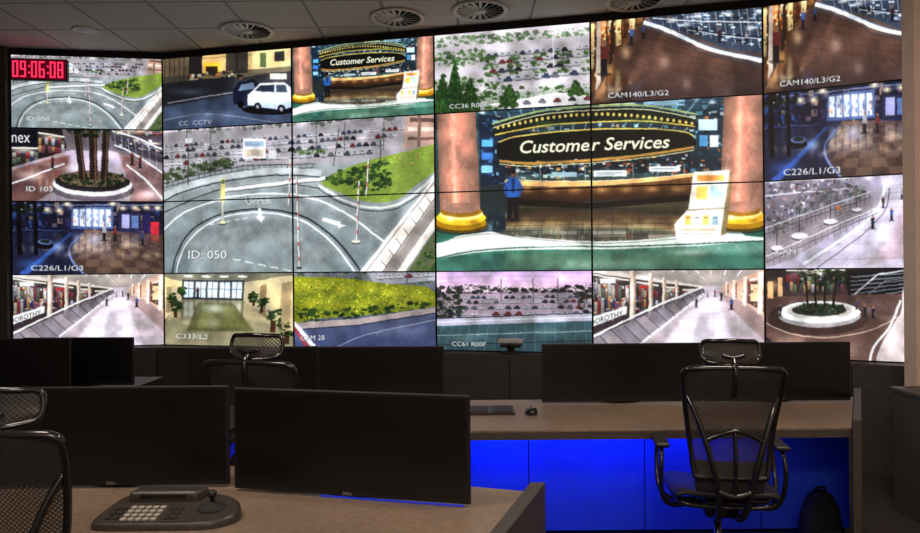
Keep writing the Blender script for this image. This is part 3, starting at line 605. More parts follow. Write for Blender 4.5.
def sc_sculpt():
    R=Ras(756,168,942,276,(150,148,158)); R.rect(756,168,942,276,(160,154,170),1,(184,180,192))
    R.poly([(756,174),(836,174),(856,198),(790,222),(756,230)],(134,126,142)); 
    R.dabs(190,[(757,178),(860,176),(864,198),(790,220),(757,228)],(1.2,5),(1,4.5),[(186,180,196),(84,78,92),(156,124,130),(214,212,224),(110,120,150)],seed=81,a=.85,sq=True)
    R.line([(756,196),(856,188)],1.4,(220,218,228)); R.line([(756,182),(850,178)],1,(236,236,242))
    for x,y in ((770,180),(796,179),(820,178),(846,178),(870,178)): R.glow(x,y,5,2.6,(255,255,255),.8)
    fl=[(880,174),(940,174),(940,270),(796,274),(846,240),(888,198)]
    R.poly(fl,(204,200,210),1,(216,212,220)); R.poly([(906,178),(940,178),(940,250),(866,266),(898,220)],(186,158,160),.5); R.mirror(fl,186,.8,.25,12); R.soft(fl,4)
    for k in range(9): y=186+k*k*.9+k*2; R.line([(892-k*9,y),(940,y-2)],.6,(150,144,154),.6)
    for k in range(5): R.line([(900+k*9,176),(840+k*30,272)],.6,(150,144,154),.5)
    R.glow(880,236,12,14,(250,250,255),.6); R.glow(908,200,10,6,(250,250,255),.6)
    R.curve([(886,182),(880,206),(854,232),(804,264)],2.6,(242,243,248)); R.curve([(890,188),(886,210),(862,236),(818,268)],1,(98,96,110))
    R.poly([(756,234),(800,216),(868,198),(876,208),(824,240),(790,260),(756,270)],(156,146,154))
    for k in range(5): R.line([(756,240+k*6),(868,202+k*3)],.5,(116,108,118),.7)
    # young trees in planters
    for x,y,h in ((800,236,44),(832,222,36),(776,248,34),(858,210,26)):
        R.line([(x,y),(x,y-h*.6)],1.2,(70,58,60)); R.foliage([(x-h*.28,y-h*.95),(x+h*.28,y-h*.95),(x+h*.34,y-h*.55),(x,y-h*.4),(x-h*.34,y-h*.55)],26,int(x),((84,88,84),(116,122,112),(170,176,170)),a=.8); R.ell(x,y+1,h*.2,h*.08,(90,82,88)); R.ell(x,y-.6,h*.2,h*.07,(222,218,224))
    for p in ([(806,206),(816,192),(834,190),(842,204)],[(790,212),(798,196),(812,188)]): R.curve(p,1.1,(90,84,98),.8)
    for a,b in (((756,230),(872,192)),((756,236),(874,197)),((764,256),(878,208)),((764,262),(879,213))): R.line([a,b],.9,(230,232,240) if a[1] in(230,256) else (96,90,104))
    for k in range(24): x=758+k*4.9; R.line([(x,230-k*1.62),(x+.6,242-k*1.66)],.6,(96,90,104),.9)
    for k in range(18): x=766+k*6.3; R.line([(x,256-k*2.68),(x+.6,268-k*2.8)],.6,(104,98,112),.9)
    R.rect(838,206,842,210,(220,120,70)); R.people([(884,196,12),(892,208,13),(874,216,13),(902,190,10),(916,214,15)],4)
    R.text('CAM',776,249,796,254,W,halo=(50,50,60))
    return R.fin(contrast=.38)
def sc_plaza():
    R=Ras(756,260,942,370,(100,80,76)); R.rect(756,260,942,370,(46,38,42),1,(120,88,78))
    R.shelves(786,268,846,292,91,GOODS,0,0,16); R.shelves(906,268,938,286,92,GOODS,0,0,8)
    R.poly([(846,270),(906,268),(900,297),(850,301)],(20,20,28)); 
    for k in range(6): R.line([(852,298-k*4.4),(904,291-k*3.6)],.8,(170,180,190),.85)
    R.line([(850,299),(878,274),(904,270)],1.3,(210,214,220)); R.line([(862,300),(886,280),(904,278)],1,(120,126,136))
    fl=[(756,296),(940,292),(940,370),(756,370)]
    R.poly(fl,(112,80,72),1,(154,116,102)); R.mirror(fl,294,.9,.3,10); R.soft(fl,4)
    for k in range(9): R.line([(756,300+k*8),(940,296+k*9)],.5,(84,60,54),.5)
    for k in range(12): R.line([(780+k*10,296),(720+k*22,370)],.5,(84,60,54),.35)
    R.glow(790,345,18,10,(220,190,175),.5); R.glow(850,350,16,9,(200,170,160),.45)
    R.ell(818,318,52,18,(66,48,46),.8); R.ell(820,316,42,12,(160,156,156)); R.ell(820,312,42,11.5,(250,250,250)); R.ell(820,311,34,8.5,(206,200,194)); R.ell(820,310,28,6.5,(44,56,56)); R.foliage([(796,304),(846,304),(842,313),(800,313)],60,93,((20,36,22),(60,94,46),(150,160,130)))
    for x in (806,816,827,838): R.line([(x,272),(x+ (820-x)*.2,308)],2.4,(34,24,22)); 
    R.foliage([(794,264),(852,264),(846,284),(800,284)],80,94,((16,34,18),(50,90,40),(100,130,76)))
    R.curve([(762,322),(790,334),(830,338),(872,330),(905,312)],1.2,(204,184,172),.85)
    R.cpoly([(905,286),(935,290),(935,366),(880,366),(884,340),(900,312)],(206,198,198)); R.curve([(900,300),(890,326),(874,348),(870,366)],2.2,(246,246,250)); R.poly([(756,330),(780,350),(784,370),(756,370)],(54,44,60))
    R.rect(766,280,772,298,(235,200,150)); R.rect(777,276,782,296,(210,180,136)); R.glow(772,284,8,6,(255,220,170),.5)
    R.people([(866,304,12),(874,306,12),(780,304,12),(858,300,9)],2)
    return R.fin(contrast=.4)
def sc_corr():
    R=Ras(160,262,304,354,(190,180,150)); R.rect(160,262,304,354,(212,204,176),1,(176,164,132))
    R.poly([(160,262),(304,262),(304,276),(246,280),(184,280),(160,270)],(130,128,112)); 
    for k in range(4): R.ell(190+k*18,272,5,1.2,(255,255,245))
    R.poly([(184,276),(246,276),(246,298),(184,298)],(60,62,62)); 
    for k in range(5): R.rect(186+k*12,278,196+k*12,295,(226,240,252)); R.rect(190.5+k*12,278,191.3+k*12,295,(80,90,100)); R.rect(186+k*12,285,196+k*12,286,(120,130,140))
    R.poly([(160,272),(184,278),(184,300),(160,330)],(206,194,160)); R.poly([(304,268),(246,278),(246,298),(304,340)],(216,206,176),1,(196,184,150)); R.line([(160,330),(184,300)],1.1,(96,80,56)); R.line([(304,340),(246,298)],1.1,(96,80,56)); R.poly([(262,281),(268,280),(268,313),(262,309)],(150,130,96)); R.poly([(282,278),(292,276),(292,330),(282,323)],(170,150,116)); R.rect(168,284,173,312,(150,134,104))
    fl=[(184,297),(246,297),(304,342),(304,354),(160,354),(160,332)]
    R.poly(fl,(150,140,96),1,(186,174,130)); R.mirror(fl,297,1,.5,10)
    R.poly([(200,300),(236,300),(258,330),(190,332)],(92,96,52),.8); R.poly([(206,303),(232,303),(248,326),(200,328)],(128,130,80),.7); R.soft(fl,4); R.glow(216,306,14,6,(240,246,235),.7); R.glow(216,322,11,8,(225,228,200),.4)
    for x,y,r in ((174,298,5),(184,289,3),(256,296,4.5),(264,302,5),(276,318,8),(290,330,8),(178,308,6)):
        R.rect(x-r*.3,y,x+r*.3,y+r*1.6,(80,50,34)); R.foliage([(x-r,y-r*1.4),(x+r,y-r*1.4),(x+r*.8,y+r*.5),(x-r*.8,y+r*.5)],16,int(x),((20,44,20),(50,90,36),(96,130,60)))
    R.people([(200,283,12)],1); R.text('C333/L2',179,335,212,340,W,halo=(60,56,40))
    return R.fin(contrast=.4)
def sc_hedge():
    R=Ras(286,260,446,358,(70,80,100)); R.rect(286,260,446,358,(120,122,130),1,(66,78,118))
    R.foliage([(290,262),(446,262),(446,282),(290,276)],120,101,((60,84,56),(100,126,76),(140,150,120)))
    R.poly([(370,268),(446,268),(446,276),(380,282)],(160,160,170)); R.cars(384,273,440,270,7,8,4.4,CARS,seed=3); R.rect(330,262,331,276,(90,90,96)); R.rect(410,260,411,280,(90,90,96))
    R.cpoly([(286,276),(310,272),(350,274),(392,280),(430,284),(444,300),(430,306),(380,312),(320,316),(286,318)],(140,150,40))
    hp=[(286,276),(340,273),(392,281),(440,290),(430,303),(320,314),(286,316)]
    for x,y in ((300,284),(322,280),(346,286),(370,284),(396,290),(420,294),(310,300),(340,302),(372,302),(404,302)): R.glow(x,y,10,6,(196,190,60),.5); R.glow(x+9,y+8,8,4,(70,90,36),.5)
    R.dabs(500,hp,(1.2,3),(1,2.4),[(222,204,54),(190,186,60),(130,152,50),(96,130,44),(230,214,90),(70,100,40)],a=.7,seed=102); R.dabs(500,hp,(.6,1.3),(.5,1.1),[(246,234,120),(84,106,40)],a=.7,seed=105)
    R.foliage([(286,304),(340,306),(440,298),(436,310),(330,320),(286,322)],120,103,((30,56,30),(70,100,44),(120,112,60)))
    R.poly([(286,320),(360,317),(446,304),(446,310),(360,323),(286,327)],(166,154,154)); R.poly([(286,327),(360,323),(446,310),(446,358),(286,358)],(86,94,124),1,(60,72,116)); R.line([(286,328),(360,324),(446,311)],1,(50,50,60)); R.glow(400,330,30,7,(140,150,180),.4)
    R.poly([(292,318),(296.5,318),(324,350),(318,350)],(246,246,250)); R.poly([(289,318),(292,318),(317,350),(311,350)],(170,50,60),.8)
    R.curve([(330,352),(370,334),(446,318)],1,(176,182,204),.7)
    R.text('CAM 28',303,333.5,328,338.5,W,halo=(40,40,60))
    return R.fin(contrast=.33)
def sc_roof():
    R=Ras(430,260,602,362,(180,150,170)); R.rect(430,260,602,289,(186,168,204),1,(236,212,222))
    for k in range(7): R.curve([(430,264+k*2.8),(500,262+k*2.6),(602,265+k*2.6)],1.4,[(170,154,196),(244,226,234)][k%2],.35)
    R.soft([(430,260),(602,260),(602,284),(430,284)],5)
    R.foliage([(430,285),(470,281),(540,286),(600,281),(600,291),(430,294)],150,111,((24,34,32),(40,52,46),(66,72,70)))
    R.poly([(432,292),(600,290),(600,320),(432,322)],(166,150,166)); 
    for k,y in enumerate([294.5,299.5,305.5,312]): R.cars(470-k*5,y+.6,590,y,22-3*k,5+.8*k,3.2+.35*k,CARS,seed=112+k,skip=.1)
    R.foliage([(432,289),(462,290),(470,312),(432,322)],100,118,((24,36,30),(50,66,46),(84,94,66))); R.foliage([(578,290),(600,288),(600,318),(586,318)],50,119,((30,40,34),(56,70,50),(80,90,70)))
    R.poly([(432,318),(600,312),(600,321),(432,327)],(176,176,188)); R.line([(432,318),(600,312)],1.1,(50,50,60)); R.line([(432,322),(600,316)],.9,(235,235,243))
    R.poly([(432,326),(600,320),(600,362),(432,362)],(62,92,100),1,(46,70,78))
    for k in range(18): R.line([(436+k*9.4,326-k*.3),(424+k*10.4,360)],.6,(110,138,144),.6)
    R.line([(432,336),(600,331)],.8,(150,172,172)); R.line([(432,346),(600,341)],.8,(30,44,50)); R.glow(470,338,22,6,(150,180,185),.35); R.glow(550,332,20,5,(130,160,165),.3)
    for x in (504,536,560): R.rect(x,275,x+.9,300,(90,80,96))
    R.text('CC61 R00F',455,342.5,490,347,W,slope=.02,halo=(30,40,40))
    return R.fin(contrast=.33)
Q={'road':((163,131),(435,115),(438,268),(166,270)),'cust':((435,113),(762,94),(765,267),(438,268)),
'van':((163,60),(292,47),(293,121),(164,131)),'park':((435,35),(592,22),(592,103),(435,113)),'c140':((592,22),(762,8),(763,94),(593,103)),
'palm':((12,131),(163,131),(163,203),(12,205)),'c226':((12,205),(163,203),(164,270),(12,275)),'aisle':((593,268),(762,267),(765,358),(594,354)),
'sculpt':((763,182),(935,174),(935,268),(764,268)),'plaza':((764,268),(935,269),(935,363),(765,358)),'corr':((166,270),(292,268),(297,345),(168,347)),
'hedge':((294,268),(438,268),(440,351),(297,345)),'roof':((438,268),(593,268),(594,354),(440,351))}
FN={'road':sc_road,'cust':sc_cust,'van':sc_van,'park':sc_park,'c140':sc_140,'palm':sc_palm,'c226':sc_226,'aisle':sc_aisle,'sculpt':sc_sculpt,'plaza':sc_plaza,'corr':sc_corr,'hedge':sc_hedge,'roof':sc_roof}
for k in FN: SC[k]=FN[k]()
LAY={(0,0):('road',0,0,1,1,'road junction with barriers and car park'),(1,0):('van',0,0,1,1,'white van parked in a service yard'),(2,0):('cust',0,0,1,1,'customer services desk between marble columns'),
(3,0):('park',0,0,1,1,'car park with green trees'),(4,0):('c140',0,0,1,1,'dark brown mall walkway and balcony'),(5,0):('c140',0,0,1,1,'dark brown mall walkway beside beige wall'),
(0,1):('palm',0,0,1,1,'palm trunks in a mall planter'),(0,2):('c226',0,0,1,1,'dark blue mall with tiled floor'),(0,3):('aisle',0,0,1,1,'bright shopping aisle with balustrade'),
(1,1):('road',0,0,.5,.5,'upper part of a road junction'),(2,1):('road',.5,0,1,.5,'barriers and green grass bank'),(1,2):('road',0,.5,.5,1,'road markings reading 050'),(2,2):('road',.5,.5,1,1,'striped barrier posts and parapet'),
(3,1):('cust',0,0,.5,.5,'Customer sign and marble column'),(4,1):('cust',.5,0,1,.5,'Services sign and marble column'),(3,2):('cust',0,.5,.5,1,'guard at counter and gold column base'),(4,2):('cust',.5,.5,1,1,'leaflet stand and gold column base'),
(5,1):('c226',0,0,1,1,'dark blue mall scene near beige wall'),(5,2):('sculpt',0,0,1,1,'pale mall terrace with railings and trees'),
(1,3):('corr',0,0,1,1,'beige corridor with potted plants'),(2,3):('hedge',0,0,1,1,'yellow flowering hedge beside a road'),(3,3):('roof',0,0,1,1,'rooftop car park under pink sky'),(4,3):('aisle',0,0,1,1,'bright shopping aisle above black plinth'),(5,3):('plaza',0,0,1,1,'round mall planter pool with palms')}
P0=Vector((-4.141,6.47)); P1=Vector((-2.815,6.657)); P5=Vector((2.367,5.44)); P6=Vector((3.39,4.95))
NODES=[P0,P1]+[P1.lerp(P5,k) for k in (.2515,.503,.7525)]+[P5,P6]
ZB=.779; RH=.68
def panel(c,r):
    key,u0,v0,u1,v1,desc=LAY[(c,r)]
    a,b=NODES[c],NODES[c+1]; w=(b-a).length-.006; mid=(a+b)/2; yaw=math.atan2(b.y-a.y,b.x-a.x)
    zb=ZB+(3-r)*RH+.001; h=RH-.002
    e=empty('video_display',(mid.x,mid.y,zb),yaw,'black-framed wall display showing '+desc,'display screen','video wall displays')
    B=.0045; m=MB()
    for (x0,z0,x1,z1) in ((-w/2,0,w/2,B),(-w/2,h-B,w/2,h),(-w/2,B,-w/2+B,h-B),(w/2-B,B,w/2,h-B)): m.box(x0,-.004,z0,x1,.012,z1)
    m.obj('bezel',M_bezel,e)
    MB().box(-w/2+.004,.012,.004,w/2-.004,.09,h-.004).obj('housing',M_black,e,label='black metal rear housing')
    big=(u1-u0)<.9; nx,nz=(330,176) if big else (270,146)
    ii=np.linspace(0,1,nx+1); jj=np.linspace(0,1,nz+1)
    U,V=np.meshgrid(ii,jj)
    co=np.zeros((nz+1,nx+1,3)); co[...,0]=(-w/2+B)+U*(w-2*B); co[...,1]=0; co[...,2]=(h-B)-V*(h-2*B)
    us=u0+U*(u1-u0); vs=v0+V*(v1-v0); q=[np.array(p,float) for p in Q[key]]
    us_=us[...,None];vs_=vs[...,None]
    P=(q[0]*(1-us_)+q[1]*us_)*(1-vs_)+(q[3]*(1-us_)+q[2]*us_)*vs_
    rgb=SC[key].sample(P[...,0],P[...,1])
    idx=np.arange((nx+1)*(nz+1)).reshape(nz+1,nx+1)
    f=np.stack([idx[:-1,:-1],idx[1:,:-1],idx[1:,1:],idx[:-1,1:]],-1).reshape(-1,4)
    me=bpy.data.meshes.new('screen'); me.vertices.add(co.size//3); me.vertices.foreach_set('co',co.ravel())
    me.loops.add(f.size); me.loops.foreach_set('vertex_index',f.ravel().astype(np.int32))
    me.polygons.add(len(f)); me.polygons.foreach_set('loop_start',np.arange(0,f.size,4,dtype=np.int32)); me.update(calc_edges=True)
    at=me.color_attributes.new('pic','FLOAT_COLOR','POINT'); col=np.ones((co.size//3,4),np.float32); col[:,:3]=rgb.reshape(-1,3); at.data.foreach_set('color',col.ravel())
    me.materials.append(M_pic); o=bpy.data.objects.new('screen',me); COL.objects.link(o); o.parent=e; o['label']='lit screen showing '+desc
for c in range(6):
    for r in range(4): panel(c,r)
# ------------------------------------------------------------------ room
def struct(o): o['kind']='structure'; return o
CZ=3.56
struct(MB().box(-4.45,-2.6,-.1,3.95,7.4,0).obj('floor',M_carpet))
struct(MB().box(-4.45,-2.6,CZ,3.95,7.4,CZ+.1).obj('ceiling',M_ceil))
struct(MB().box(-4.55,-2.6,0,-4.45,7.4,CZ).obj('wall_left',M_wall))
struct(MB().box(3.95,-2.6,0,4.05,7.4,CZ).obj('wall_right',M_beige))
struct(MB().box(-4.45,-2.7,0,3.95,-2.6,CZ).obj('wall_back',M_beige))
struct(MB().box(-4.45,7.3,0,3.95,7.4,CZ).obj('wall_front',M_wall))
struct(MB().box(2.80,4.3,0,3.95,4.42,CZ).obj('trim_1',M_beige))
def offs(d):
    out=[]
    for i,p in enumerate(NODES):
        a=NODES[max(i-1,0)]; b=NODES[min(i+1,6)]; t=(b-a).normalized(); n=Vector((t.y,-t.x)); out.append(p+n*d)
    return out
fr=offs(.16); bk=offs(-.2)
m=MB(); 
poly=[(-4.44,fr[0].y-.01)]+[(p.x,p.y) for p in fr]+[(p.x,p.y) for p in reversed(bk)]+[(-4.44,bk[0].y)]
m.prism(poly,0,ZB-.004)
for i in range(6):
    for k in (0,.5):
        p=fr[i].lerp(fr[i+1],k); t=(fr[i+1]-fr[i]).normalized(); n=Vector((t.y,-t.x))
        a=p-t*.004; b=p+t*.004
        m.prism([(a.x+n.x*.004,a.y+n.y*.004),(b.x+n.x*.004,b.y+n.y*.004),(b.x,b.y),(a.x,a.y)],.05,ZB-.03,1)
struct(m.obj('trim_2',[M_plinth,M_dark]))
f0=offs(.0); b0=offs(-.12)
m=MB(); m.prism([(p.x,p.y) for p in f0]+[(p.x,p.y) for p in reversed(b0)],ZB+4*RH+.002,CZ-.001)
struct(m.obj('trim_3',M_dark))
struct(MB().box(-4.445,6.42,0,-4.155,6.56,CZ-.001).obj('trim_4',M_wall))
def vent(x,y):
    e=empty('ceiling_vent',(x,y,CZ),random.uniform(0,.3),'round white metal swirl air diffuser set in tiled ceiling','air vent','ceiling air vents')
    MB().lathe([(.0,-.001),(.2,-.001),(.2,-.004),(0,-.004)],n=32).obj('duct_opening',M_dark,e)
    MB().lathe([(.19,-.003),(.225,-.003),(.23,-.012),(.2,-.018),(.19,-.012),(.19,-.003)],n=36).obj('rim',M_vane,e)
    m=MB(); m.lathe([(0,-.02),(.045,-.02),(.05,-.006),(0,-.006)],n=20)
    for k in range(18):
        M=Matrix.Rotation(2*math.pi*k/18,4,'Z')@Matrix.Rotation(.5,4,'X'); m.box(.04,-.011,-.012,.195,.011,-.009,M=M)
    m.obj('vane_plate',M_vane,e)
for x,y in ((-1.82,6.05),(-.5,5.77),(.18,5.62),(1.38,5.45)): vent(x,y)
e=empty('ceiling_downlight',(-3.2,6.0,CZ),0,'small unlit round recessed ceiling downlight','ceiling light')
MB().lathe([(.07,-.001),(.1,-.001),(.1,-.01),(.075,-.016),(.07,-.01)],n=28).obj('rim',M_vane,e); MB().lathe([(0,-.022),(.05,-.018),(.07,-.006),(.07,-.002),(0,-.002)],n=24).obj('lens',M_white,e)
# ------------------------------------------------------------------ clock
t=(P1-P0).normalized(); n=Vector((t.y,-t.x)); cp=P0+t*.270+n*.012
e=empty('digital_clock',(cp.x,cp.y,3.25),math.atan2(t.y,t.x),'red LED digital clock reading 09:06:08','clock')
MB().box(-.245,-.045,0,.245,-.0,.2).obj('housing',M_bezel,e,bevel=.004)
MB().box(-.235,-.047,.01,.235,-.0455,.19).obj('face',M_ledoff,e)
SEG={'0':'abcdef','9':'abcdfg','6':'acdefg','8':'abcdefg'}
m=MB()
def seg(x,z,w,h,ch):
    tk=.016; L={'a':(x,z+h-tk,x+w,z+h),'g':(x,z+h/2-tk/2,x+w,z+h/2+tk/2),'d':(x,z,x+w,z+tk),'f':(x,z+h/2,x+tk,z+h),'b':(x+w-tk,z+h/2,x+w,z+h),'e':(x,z,x+tk,z+h/2),'c':(x+w-tk,z,x+w,z+h/2)}
    for k in SEG[ch]: x0,z0,x1,z1=L[k]; m.box(x0+.001,-.050,z0+.001,x1-.001,-.0472,z1-.001)
x=-.226
for ch in '09:06:08':
    if ch==':':
        for z in (.06,.12): m.box(x+.006,-.05,z,x+.02,-.0472,z+.016)
        x+=.028
    else: seg(x,.025,.052,.15,ch); x+=.066
m.obj('digits',M_led,e)
# ------------------------------------------------------------------ desks
DT=.74
def slab_desk(name,poly,label,cat='desk',mt=None):
    e=empty(name,(0,0,0),0,label,cat)
    MB().prism(poly,DT-.012,DT).obj('desktop',mt or M_desk,e,bevel=.002)
    return e
LX=-1.86
far=slab_desk('control_desk',[(LX,3.24),(1.808,3.24),(2.23,3.98),(LX,3.98)],'long taupe laminate control desk lit blue underneath')
MB().prism([(LX,3.235),(1.805,3.235),(1.827,3.275),(LX,3.275)],DT-.045,DT-.013).obj('front_edge',M_edge,far)
MB().prism([(LX,3.28),(1.83,3.28),(2.225,3.975),(LX,3.975)],DT-.03,DT-.0125).obj('underframe',M_edge,far)
J=[-1.48,-.87,-.26,.354,.967,1.58,2.05]; prev=LX+.01
for j in J:
    MB().box(prev+.003,3.70,.10,j-.003,3.72,DT-.032).obj('modesty_panel',M_modesty,far,label='blue-lit flat modesty panel'); prev=j
MB().box(LX,3.735,0,2.04,3.75,.70).obj('rear_panel',M_black,far)
MB().box(LX+.05,3.66,0,2.0,3.74,.09).obj('kick_plate',M_black,far)
MB().box(LX+.05,3.60,DT-.038,1.4,3.615,DT-.031).obj('glow_strip',M_strip,far,label='thin blue LED light strip')
MB().prism([(1.783,3.19),(1.823,3.19),(2.285,4.0),(2.245,4.0)],0,.785).obj('end_panel',M_panelend,far,bevel=.003)
MB().prism([(LX-.05,3.24),(LX-.002,3.24),(LX-.002,3.98),(LX-.05,3.98)],0,.74).obj('end_panel',M_panelend,far,bevel=.003)
fl=slab_desk('control_desk',[(-3.5,3.95),(-2.1,4.05),(-2.1,4.95),(-3.5,4.95)],'dark laminate desk carrying two black monitors',mt=M_bezel)
MB().box(-3.45,4.8,0,-2.15,4.83,DT-.013).obj('rear_panel',M_black,fl); 
for xx in (-3.5,-2.14): MB().box(xx,4.06,0,xx+.04,4.94,DT-.013).obj('end_panel',M_black,fl)
near=slab_desk('control_desk',[(-2.3,1.86),(.045,1.86),(.228,2.36),(-.9,2.70),(-2.3,2.70)],'taupe laminate desk with raised slanted dark end panel')
MB().prism([(-2.3,1.856),(.043,1.856),(.055,1.9),(-2.3,1.9)],DT-.045,DT-.013).obj('front_edge',M_edge,near)
MB().prism([(.03,1.80),(.075,1.80),(.283,2.37),(.232,2.37)],0,.768).obj('end_panel',M_panelend,near,bevel=.003)
MB().box(-2.25,2.30,.06,.19,2.32,DT-.013).obj('modesty_panel',M_black,near,label='black flat modesty panel'); MB().box(-2.3,1.88,0,-2.26,2.66,DT-.013).obj('end_panel',M_panelend,near)
a=math.radians(-13.3); M4=Matrix.Translation((-.376,2.295,DT))@Matrix.Rotation(a,4,'Z')
MB().box(-.10,.008,.0006,.39,.012,.005,M=M4).obj('glow_strip',M_glow,near,label='thin dim blue strip standing in for glow')  # glowing strip added to give the blue glow under the monitor edge
# ------------------------------------------------------------------ monitors
def monitor(cx,cy,w,h,zb,yaw,label,logo=False,desk=DT):
    e=empty('monitor',(cx,cy,desk),yaw,label,'monitor','desk monitors'); b=zb-desk
    MB().box(-w/2,0,b,w/2,.018,b+h).obj('bezel',M_bezel,e,bevel=.004)
    MB().box(-w/2+.010,-.0012,b+.018,w/2-.010,-.0002,b+h-.010).obj('screen',M_scr,e,label='unlit matte black screen')
    MB().prism([(-w*.32,.018),(w*.32,.018),(w*.22,.05),(-w*.22,.05)],b+h*.15,b+h*.85).obj('rear_housing',M_black,e,bevel=.008)
    MB().box(-.035,.05,.004,.035,.07,b+h*.6).box(-.035,.04,b+h*.4,.035,.07,b+h*.6).obj('stand_neck',M_black,e,bevel=.004)
    pts=[(.11*math.cos(a),.095+.07*math.sin(a)) for a in [k*math.pi/12 for k in range(24)]]
    MB().prism(pts,0.0005,.009).obj('stand_foot',M_black,e,bevel=.003)
    if logo:
        v,t=text_tris('DELL'); m=MB(); m.add([(-.016+p[0]*.032,-.0006,b+.0045+p[1]*.009) for p in v],[tuple(q) for q in t]); m.obj('logo',M_logo,e)
    return e
monitor(-.376,2.295,.825,.343,.75,math.radians(-13.3),'wide unlit black monitor angled on near desk',True)
monitor(-1.218,2.43,.82,.343,.75,0,'wide unlit black monitor behind control keypad',True)
for cx,cy,w,yaw in ((.886,3.84,.882,.0),(1.733,3.83,.80,0),(-.435,3.80,.69,-.03),(-1.145,3.83,.72,.03)):
    monitor(cx,cy,w,.32,.750,yaw,'wide unlit black monitor on blue-lit desk')
monitor(-2.74,4.25,.72,.335,.75,.05,'unlit black monitor on dark desk'); monitor(-2.49,4.55,.74,.31,.75,-.05,'unlit black monitor partly behind another one')
# ------------------------------------------------------------------ keyboard / mouse / keypad
def keyboard(cx,cy):
    e=empty('keyboard',(cx,cy,DT),0,'slim black computer keyboard on taupe desk','keyboard')
    MB().prism([(-.22,-.07),(.22,-.07),(.22,.07),(-.22,.07)],.0005,.012,z1b=lambda p:.012+(.01 if p[1]>0 else 0)).obj('body',M_black,e,bevel=.003)
    m=MB()
    for r in range(5):
        for c in range(20):
            if c in(14,) : continue
            x=-.21+c*.021; y=-.06+r*.024; z=.012+.01*(y+.07)/.14; m.box(x+.002,y,z-.001,x+.019,y+.02,z+.006)
    o=m.obj('keys',M_keydark,e,label='grid of dark keycaps'); o['kind']='stuff'
keyboard(.055,3.64)
e=empty('computer_mouse',(.36,3.60,DT),0,'small glossy black computer mouse on taupe desk','mouse')
MB().lathe([(.0,.034),(.015,.033),(.028,.026),(.034,.014),(.033,.0006)],n=20,M=Matrix.Diagonal((.95,1.6,1,1))).obj('shell',M_frame,e); MB().box(-.003,.02,.028,.003,.038,.034).obj('scroll_wheel',M_rubber,e)
e=empty('camera_control_keypad',(-.885,2.135,DT),0,'dark grey camera control keypad with joystick and pale keys','control keypad')
def topz(y): return .022+.026*(y+.1)/.19
out=[(v.x,v.y) for v in catmull([(-.205,-.07,0),(-.17,-.102,0),(-.02,-.106,0),(.11,-.104,0),(.17,-.088,0),(.208,-.045,0),(.208,.01,0),(.18,.055,0),(.11,.085,0),(-.03,.092,0),(-.15,.088,0),(-.19,.05,0)],5,True)]
n=len(out); vs=[];fs=[]
rings=[(1.0,lambda p:.0005),(1.0,lambda p:topz(p[1])*.55),(.985,lambda p:topz(p[1])*.85),(.95,lambda p:topz(p[1]))]
for sc_,zf in rings: vs+=[(p[0]*sc_,p[1]*sc_,zf(p)) for p in out]
for r in range(3):
    for i in range(n): fs.append((r*n+i,r*n+(i+1)%n,(r+1)*n+(i+1)%n,(r+1)*n+i))
m=MB(); m.add(vs,fs,0,True); m.add([vs[3*n+i] for i in range(n)],[tuple(range(n))]); m.add(vs[:n],[tuple(reversed(range(n)))]); m.obj('body',M_grey,e)
MB().prism([(-.15,.030),(.07,.030),(.09,.086),(-.135,.088)],.03,.072).obj('display_bar',M_grey,e,bevel=.014,label='raised moulded display bar')
MB().box(-.11,.0292,.050,.03,.0302,.062).obj('display',M_scr,e)
for r in range(4):
    for c in range(5):
        x=-.11+c*.022; y=-.08+r*.024; z=topz(y+.009); k=MB(); k.box(-.008,-.008,-.002,.008,.008,.004)
        o=k.obj('key',M_key,e,bevel=.0015,label='pale square key'); o.location=(x,y,z)
for c in range(2):
    for r in range(3):
        for x0 in (-.158,.014):
            y=-.07+r*.028; o=MB().box(-.008,-.008,-.002,.008,.008,.004).obj('key',M_keydark,e,bevel=.0015,label='dark square key'); o.location=(x0+c*.021,y,topz(y))
MB().lathe([(.0,.025),(.044,.025),(.045,.036),(.032,.040),(.018,.045),(.010,.052),(0,.052)],c=(.125,-.005,0)).obj('joystick_boot',M_rubber,e)
MB().lathe([(.006,.048),(.006,.064),(.011,.066),(.014,.073),(.013,.081),(.008,.086),(.0,.087)],c=(.125,-.005,0)).obj('joystick_knob',M_black,e)
# ptz camera on the ledge
cp=NODES[3].lerp(NODES[4],.50); tt=(P5-P1).normalized(); nn=Vector((tt.y,-tt.x)); cp=cp+nn*.09
e=empty('conference_camera',(cp.x,cp.y,ZB-.003),math.atan2(tt.y,tt.x),'small black and white camera on display wall ledge','camera')
MB().prism([(-.07,-.05),(.07,-.05),(.06,.05),(-.06,.05)],0,.02).obj('foot',M_black,e,bevel=.005)
MB().box(-.03,-.02,.02,.03,.02,.05).obj('neck',M_black,e,bevel=.004)
MB().box(-.085,-.045,.05,.085,.045,.085).obj('head',M_black,e,bevel=.01); MB().box(-.105,-.05,.085,.105,.05,.122).obj('top_cover',M_white,e,bevel=.01,label='pale plastic top cover')
MB().lathe([(0,.0),(.02,0),(.022,.01),(.0,.012)],c=(0,-.045,.067),M=Matrix.Rotation(math.pi/2,4,'X')).obj('lens',M_scr,e)
# cabinet right
e=empty('cabinet',(2.95,4.05,0),0,'low dark storage cabinet against beige wall','cabinet')
MB().box(-.32,-.22,0,.5,.22,.72).obj('body',M_panelend,e,bevel=.004); MB().box(-.33,-.23,.722,.51,.23,.745).obj('top',M_edge,e,bevel=.003)
d=MB().box(-.31,-.24,.05,.08,-.222,.70).obj('door',M_panelend,e,bevel=.003); MB().tube([(.05,-.24,.35),(.05,-.262,.36),(.05,-.262,.46),(.05,-.24,.47)],.005).obj('handle',M_chrome,d)
